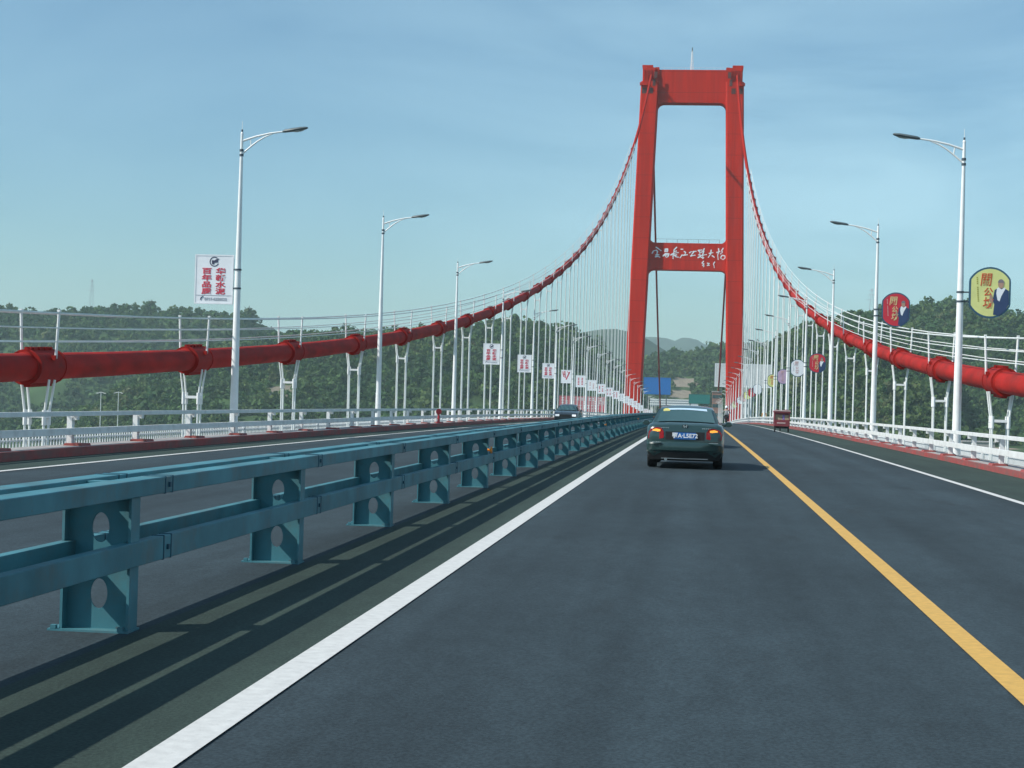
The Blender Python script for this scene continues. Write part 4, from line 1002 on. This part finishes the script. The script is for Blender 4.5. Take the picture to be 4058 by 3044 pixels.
# terrain material: undergrowth green, bare soil patches, quarry rock
m = mat('undergrowth', (0.050, 0.090, 0.034), 0.95, var=0.35, scale=0.05, bump=0.3, bscale=0.8, spec=0.1)
t_ = m.node_tree; b_ = t_.nodes['Principled BSDF']; base = b_.inputs['Base Color'].links[0].from_socket
geo = t_.nodes.new('ShaderNodeNewGeometry')
def blob(cx, cy, rad, rgb, src, ns=.12):
    vm = t_.nodes.new('ShaderNodeVectorMath'); vm.operation = 'DISTANCE'; vm.inputs[1].default_value = (cx, cy, 0)
    fl = t_.nodes.new('ShaderNodeVectorMath'); fl.operation = 'MULTIPLY'; fl.inputs[1].default_value = (1, 1, 0)
    t_.links.new(geo.outputs['Position'], fl.inputs[0]); t_.links.new(fl.outputs[0], vm.inputs[0])
    n_ = t_.nodes.new('ShaderNodeTexNoise'); n_.inputs['Scale'].default_value = ns; t_.links.new(geo.outputs['Position'], n_.inputs['Vector'])
    ma = t_.nodes.new('ShaderNodeMath'); ma.operation = 'MULTIPLY_ADD'; ma.inputs[1].default_value = -rad*.9; t_.links.new(n_.outputs['Fac'], ma.inputs[0]); t_.links.new(vm.outputs['Value'], ma.inputs[2])
    mr = t_.nodes.new('ShaderNodeMapRange'); mr.inputs['From Min'].default_value = rad*.62; mr.inputs['From Max'].default_value = rad*.5; t_.links.new(ma.outputs[0], mr.inputs['Value'])
    n2 = t_.nodes.new('ShaderNodeTexNoise'); n2.inputs['Scale'].default_value = .25; n2.inputs['Detail'].default_value = 6; t_.links.new(geo.outputs['Position'], n2.inputs['Vector'])
    r2 = t_.nodes.new('ShaderNodeValToRGB'); r2.color_ramp.elements[0].color = (*[c*.55 for c in rgb], 1); r2.color_ramp.elements[1].color = (*[min(1, c*1.35) for c in rgb], 1); t_.links.new(n2.outputs['Fac'], r2.inputs['Fac'])
    mxn = t_.nodes.new('ShaderNodeMix'); mxn.data_type = 'RGBA'; t_.links.new(mr.outputs['Result'], mxn.inputs['Factor']); t_.links.new(src, mxn.inputs[6]); t_.links.new(r2.outputs['Color'], mxn.inputs[7])
    return mxn.outputs[2]
BARE = [(-97, 1000, 20), (-405, 1090, 12), (118, 720, 14)]
for yq, rq in ((1335, 15), (1295, 14.5), (1255, 14), (1215, 13)): base = blob(3.35-.0095*yq, yq, rq, (.25, .215, .17), base)
base = blob(-226, 890, 13, (.20, .18, .14), base)
base = blob(118, 705, 18, (.36, .26, .22), base)
t_.links.new(base, b_.inputs['Base Color'])
grid('terrain', -1100, 760, 470, 1900, 8, 'wooded hills and flat bank beyond the river', 'undergrowth', height)
mat('far_hill', (0.045, 0.07, 0.035), 0.95, var=0.35, scale=0.02, spec=0.1, bump=.4, bscale=.15)
RC = [(-330, 2600, 80), (-202, 2600, 97.7), (-180, 2600, 104), (-151, 2600, 107.4), (-132, 2600, 110), (-109, 2600, 105.6), (-87, 2600, 96.6), (-63, 2600, 81), (0, 2600, 50)]
RD = [(-900, 5500, 150), (-389, 5500, 189), (-263, 5500, 197), (-168, 5500, 200), (-100, 5500, 200), (-77, 5500, 191), (-50, 5500, 202), (-9, 5500, 203), (7, 5500, 192.5), (25, 5500, 184), (113, 5500, 181), (196, 5500, 179), (600, 5500, 150)]
def far_h(x, y):
    h = np.full(x.shape, -48.0)
    for pts, wf, ws in ((RC, 600, 150), (RD, 1500, 500)):
        p = np.array(pts, float); rz = np.interp(x, p[:, 0], p[:, 2]); ex = np.maximum(np.maximum(p[0, 0]-x, x-p[-1, 0]), 0)
        u = np.clip(1-np.sqrt(((y-p[0, 1])/wf)**2+(ex/ws)**2), 0, 1); h = np.maximum(h, -48+(rz+48)*np.sin(u*math.pi/2)**1.3 + ((vnoise(x, y, 70, 4)-.5)*9+(vnoise(x, y, 28, 5)-.5)*6)*(u > 0))
    return h
grid('hills', -1500, 1100, 1950, 7000, 25, 'hazy blue mountains far behind the tower', 'far_hill', far_h)
mat('river_water', (0.05, 0.085, 0.075), 0.12, var=0.1, scale=.02, bump=.3, bscale=.4)
mb = MB(); mb.add([(-20000, -6000, -47), (20000, -6000, -47), (20000, 30000, -47), (-20000, 30000, -47)], [(0, 1, 2, 3)])
struct(mb, 'water', 'river_water', 'broad grey-green river under the bridge', 'river')
mat('field_grass', (0.16, 0.24, 0.06), 0.9, var=.25, scale=.2, spec=.1)
mb = MB(); vs = []
FP = [(-430, 1115), (-403, 1115), (-425, 1175), (-455, 1175)]
n = 8
for j in range(n+1):
    for i in range(n+1):
        u, v = i/n, j/n; a = [FP[0][k]*(1-u)+FP[1][k]*u for k in (0, 1)]; c = [FP[3][k]*(1-u)+FP[2][k]*u for k in (0, 1)]
        x, y = a[0]*(1-v)+c[0]*v, a[1]*(1-v)+c[1]*v; vs.append((x, y, float(height(np.array([x]), np.array([y]))[0])+.35))
mb.add(vs, [(j*(n+1)+i, j*(n+1)+i+1, (j+1)*(n+1)+i+1, (j+1)*(n+1)+i) for j in range(n) for i in range(n)])
struct(mb, 'field', 'field_grass', 'bright green grass field on the left bank', 'field')

# ------------------------------------------------------------------ forest
m = bpy.data.materials.new('leaves'); m.use_nodes = True; t_ = m.node_tree; b_ = t_.nodes['Principled BSDF']
at_ = t_.nodes.new('ShaderNodeAttribute'); at_.attribute_name = 'tint'; t_.links.new(at_.outputs['Color'], b_.inputs['Base Color'])
b_.inputs['Roughness'].default_value = .75; b_.inputs['Specular IOR Level'].default_value = .2
tr = t_.nodes.new('ShaderNodeBsdfTranslucent'); t_.links.new(at_.outputs['Color'], tr.inputs['Color'])
ms = t_.nodes.new('ShaderNodeMixShader'); ms.inputs['Fac'].default_value = .30
t_.links.new(b_.outputs['BSDF'], ms.inputs[1]); t_.links.new(tr.outputs['BSDF'], ms.inputs[2]); t_.links.new(ms.outputs[0], t_.nodes['Material Output'].inputs['Surface'])
MATS['leaves'] = m
PAL = np.array([(.030, .070, .032), (.040, .088, .032), (.052, .108, .036), (.070, .128, .040), (.100, .150, .048), (.115, .135, .058)])
def crowns(name, x, y, z, r, nq, leaf):
    """leaf-clump quads for every crown, one mesh"""
    n = len(x); K = n*nq
    th = nrg.uniform(0, 2*np.pi, K); u = nrg.uniform(-.75, 1, K); rad = nrg.uniform(.35, 1.0, K)**.5
    rr_ = np.repeat(r, nq); s_ = np.sqrt(1-np.clip(u, -1, 1)**2)
    # each crown is a few lobes
    lob = nrg.integers(0, 4, K); ci = np.repeat(np.arange(n), nq)
    lo = nrg.uniform(-.45, .45, (n, 4, 3)); lo[:, :, 2] *= .8; off = lo[ci, lob]
    d = np.stack([s_*np.cos(th), s_*np.sin(th), u], 1)
    c = np.stack([np.repeat(x, nq), np.repeat(y, nq), np.repeat(z + r*.95, nq)], 1) + (d*(rad*.72)[:, None] + off)*rr_[:, None]*np.array([1, 1, .95])
    nn = d + nrg.normal(0, .55, (K, 3)); nn /= np.linalg.norm(nn, axis=1)[:, None]
    a = np.cross(nn, nrg.normal(0, 1, (K, 3))); a /= np.linalg.norm(a, axis=1)[:, None]; b = np.cross(nn, a)
    sz = (leaf*nrg.uniform(.55, 1.25, K)*np.clip(rr_/3.2, .6, 1.5))[:, None]
    q = np.stack([c-a*sz-b*sz*.7, c+a*sz*.8-b*sz, c+a*sz+b*sz*.75, c-a*sz*.75+b*sz], 1)
    v = q.reshape(-1, 3)
    me = bpy.data.meshes.new(name); me.vertices.add(len(v)); me.vertices.foreach_set('co', v.ravel())
    me.loops.add(len(v)); me.loops.foreach_set('vertex_index', np.arange(len(v))); me.polygons.add(K)
    me.polygons.foreach_set('loop_start', np.arange(0, 4*K, 4)); me.polygons.foreach_set('loop_total', np.full(K, 4)); me.update()
    big = vnoise(x, y, 45, 9); pi_ = np.clip((nrg.uniform(0, 1, n)*.6 + big*.6)*len(PAL)/1.2, 0, len(PAL)-1).astype(int)
    tint = PAL[pi_]*nrg.uniform(.75, 1.3, n)[:, None]; tint = np.repeat(tint, nq, 0)*nrg.uniform(.8, 1.25, K)[:, None]
    colr = np.concatenate([np.repeat(tint, 4, 0), np.ones((4*K, 1))], 1).astype(np.float32)
    at2 = me.attributes.new('tint', 'FLOAT_COLOR', 'POINT'); at2.data.foreach_set('color', colr.ravel())
    me.materials.append(MATS['leaves']); return me
def forest(label, pts, y0, y1, xlo, xhi, st, nq, leaf, ridge_margin, skip_near=False):
    p = np.array(pts, float)
    gx, gy = np.meshgrid(np.arange(xlo, xhi, st), np.arange(y0, y1, st)); x = (gx+nrg.uniform(-.5, .5, gx.shape)*st).ravel(); y = (gy+nrg.uniform(-.5, .5, gy.shape)*st).ravel()
    az = (x-CAM_X)/y; keep = (az > -.48) & (az < .26)
    keep &= y < np.interp(x, p[:, 0], p[:, 1]) + ridge_margin
    x, y = x[keep], y[keep]; z = height(x, y)
    e = 4.0; g = (height(x, y+e)-height(x, y-e))/(2*e)
    flat = g < .03
    keep = (z > -30) & (~flat | (nrg.uniform(0, 1, len(x)) < .35)) & (vnoise(x, y, 28, 3) > .16)
    keep &= ~((np.abs(x-3.35+.0095*y) < .0065*y*(.8+.4*vnoise(x, y, 9, 8))) & (y > 1175) & (y < 1346))
    for cx, cy, rad in [(-226, 890, 9), (118, 705, 16)]: keep &= (x-cx)**2+(y-cy)**2 > (rad*(.7+.5*vnoise(x, y, 12, 6)))**2
    keep &= ~((x > -470) & (x < -400) & (y > 1110) & (y < 1180))
    if skip_near: keep &= ~((x > -340) & (y < 1090)); keep &= ~((np.abs(x) < 24) & (y < 1080))
    x, y, z = x[keep], y[keep], z[keep]
    r = nrg.choice([1.5, 2.0, 2.5, 3.2, 4.1], len(x), p=[.2, .28, .26, .18, .08])*nrg.uniform(.85, 1.2, len(x))*(.85+.4*vnoise(x, y, 40, 2)) ; z = z - .4 + nrg.uniform(-.8, 1.8, len(x))
    o = link('forest', crowns('forest', x, y, z, r, nq, leaf)); tag(o, label, 'forest', kind='stuff'); return len(x)
n1 = forest('dense green forest covering the far left hill', RA, 850, 1440, -760, -150, 5.2, 40, .85, 22, True)
n2 = forest('dense green forest covering the hill behind the left hangers', RBr, 760, 1090, -340, -26, 4.3, 46, .72, 18)
n3 = forest('hazy forest on the hill seen through the tower', RE, 1180, 1540, -150, 140, 5.4, 36, .9, 20)
n4 = forest('green forest on the hill behind the right hangers', RF0, 700, 930, 18, 130, 4.0, 50, .66, 16)
n5 = forest('green forest covering the right hill', RF, 740, 1190, 80, 330, 4.7, 44, .76, 20)
print('trees', n1, n2, n3, n4, n5)
def tree(x, y, h, r, label):
    z = float(height(np.array([x]), np.array([y]))[0])
    t2 = thing('tree', label, 'tree', (x, y, z)); k = 5
    mb = MB(); mb.tube([(0, 0, -.3), (.1, 0, h*.3), (0, .1, h*.7)], [r*.12, r*.09, r*.04], 7)
    for a in range(5): q = a*1.257; mb.tube([(0, 0, h*(.35+.05*a)), (r*.6*math.cos(q), r*.6*math.sin(q), h*(.55+.06*a))], [r*.05, r*.02], 5)
    mb.build('trunk', 'wood', t2)
    xs = np.array([0, -r*.35, r*.35, 0.0, r*.1]); ys2 = np.array([0, r*.2, -r*.1, -r*.3, r*.3]); zs = np.array([h-2*r, h-2.4*r, h-2.5*r, h-2.7*r, h-1.7*r])
    link('crown', crowns('crown', xs, ys2, zs-.2*r, np.array([r*.8, r*.65, r*.65, r*.6, r*.6]), 90, .75), t2)
tree(-113.6, 1048, 13, 4.2, 'single tree standing above the hill crest behind the left hangers')
tree(-386, 1398, 16, 7.5, 'big round tree on the left hill crest just right of the nearest lamp')
tree(-474, 1398, 12, 5.0, 'broad tree on the left hill crest under the white advert board')

# ------------------------------------------------------------------ haze
hz = bpy.data.materials.new('haze'); hz.use_nodes = True; t_ = hz.node_tree; t_.nodes.clear()
ho = t_.nodes.new('ShaderNodeOutputMaterial'); hv = t_.nodes.new('ShaderNodeVolumePrincipled')
hv.inputs['Color'].default_value = (0.72, 0.95, 0.98, 1); hv.inputs['Density'].default_value = 0.00015; hv.inputs['Anisotropy'].default_value = 0.0
t_.links.new(hv.outputs['Volume'], ho.inputs['Volume']); MATS['haze'] = hz
mb = MB(); mb.b2(-3000, 3000, -400, 8000, -48.2, 230)
o = mb.build('haze', 'haze'); tag(o, 'thin blue haze in the air over the river and hills', 'haze', kind='stuff')
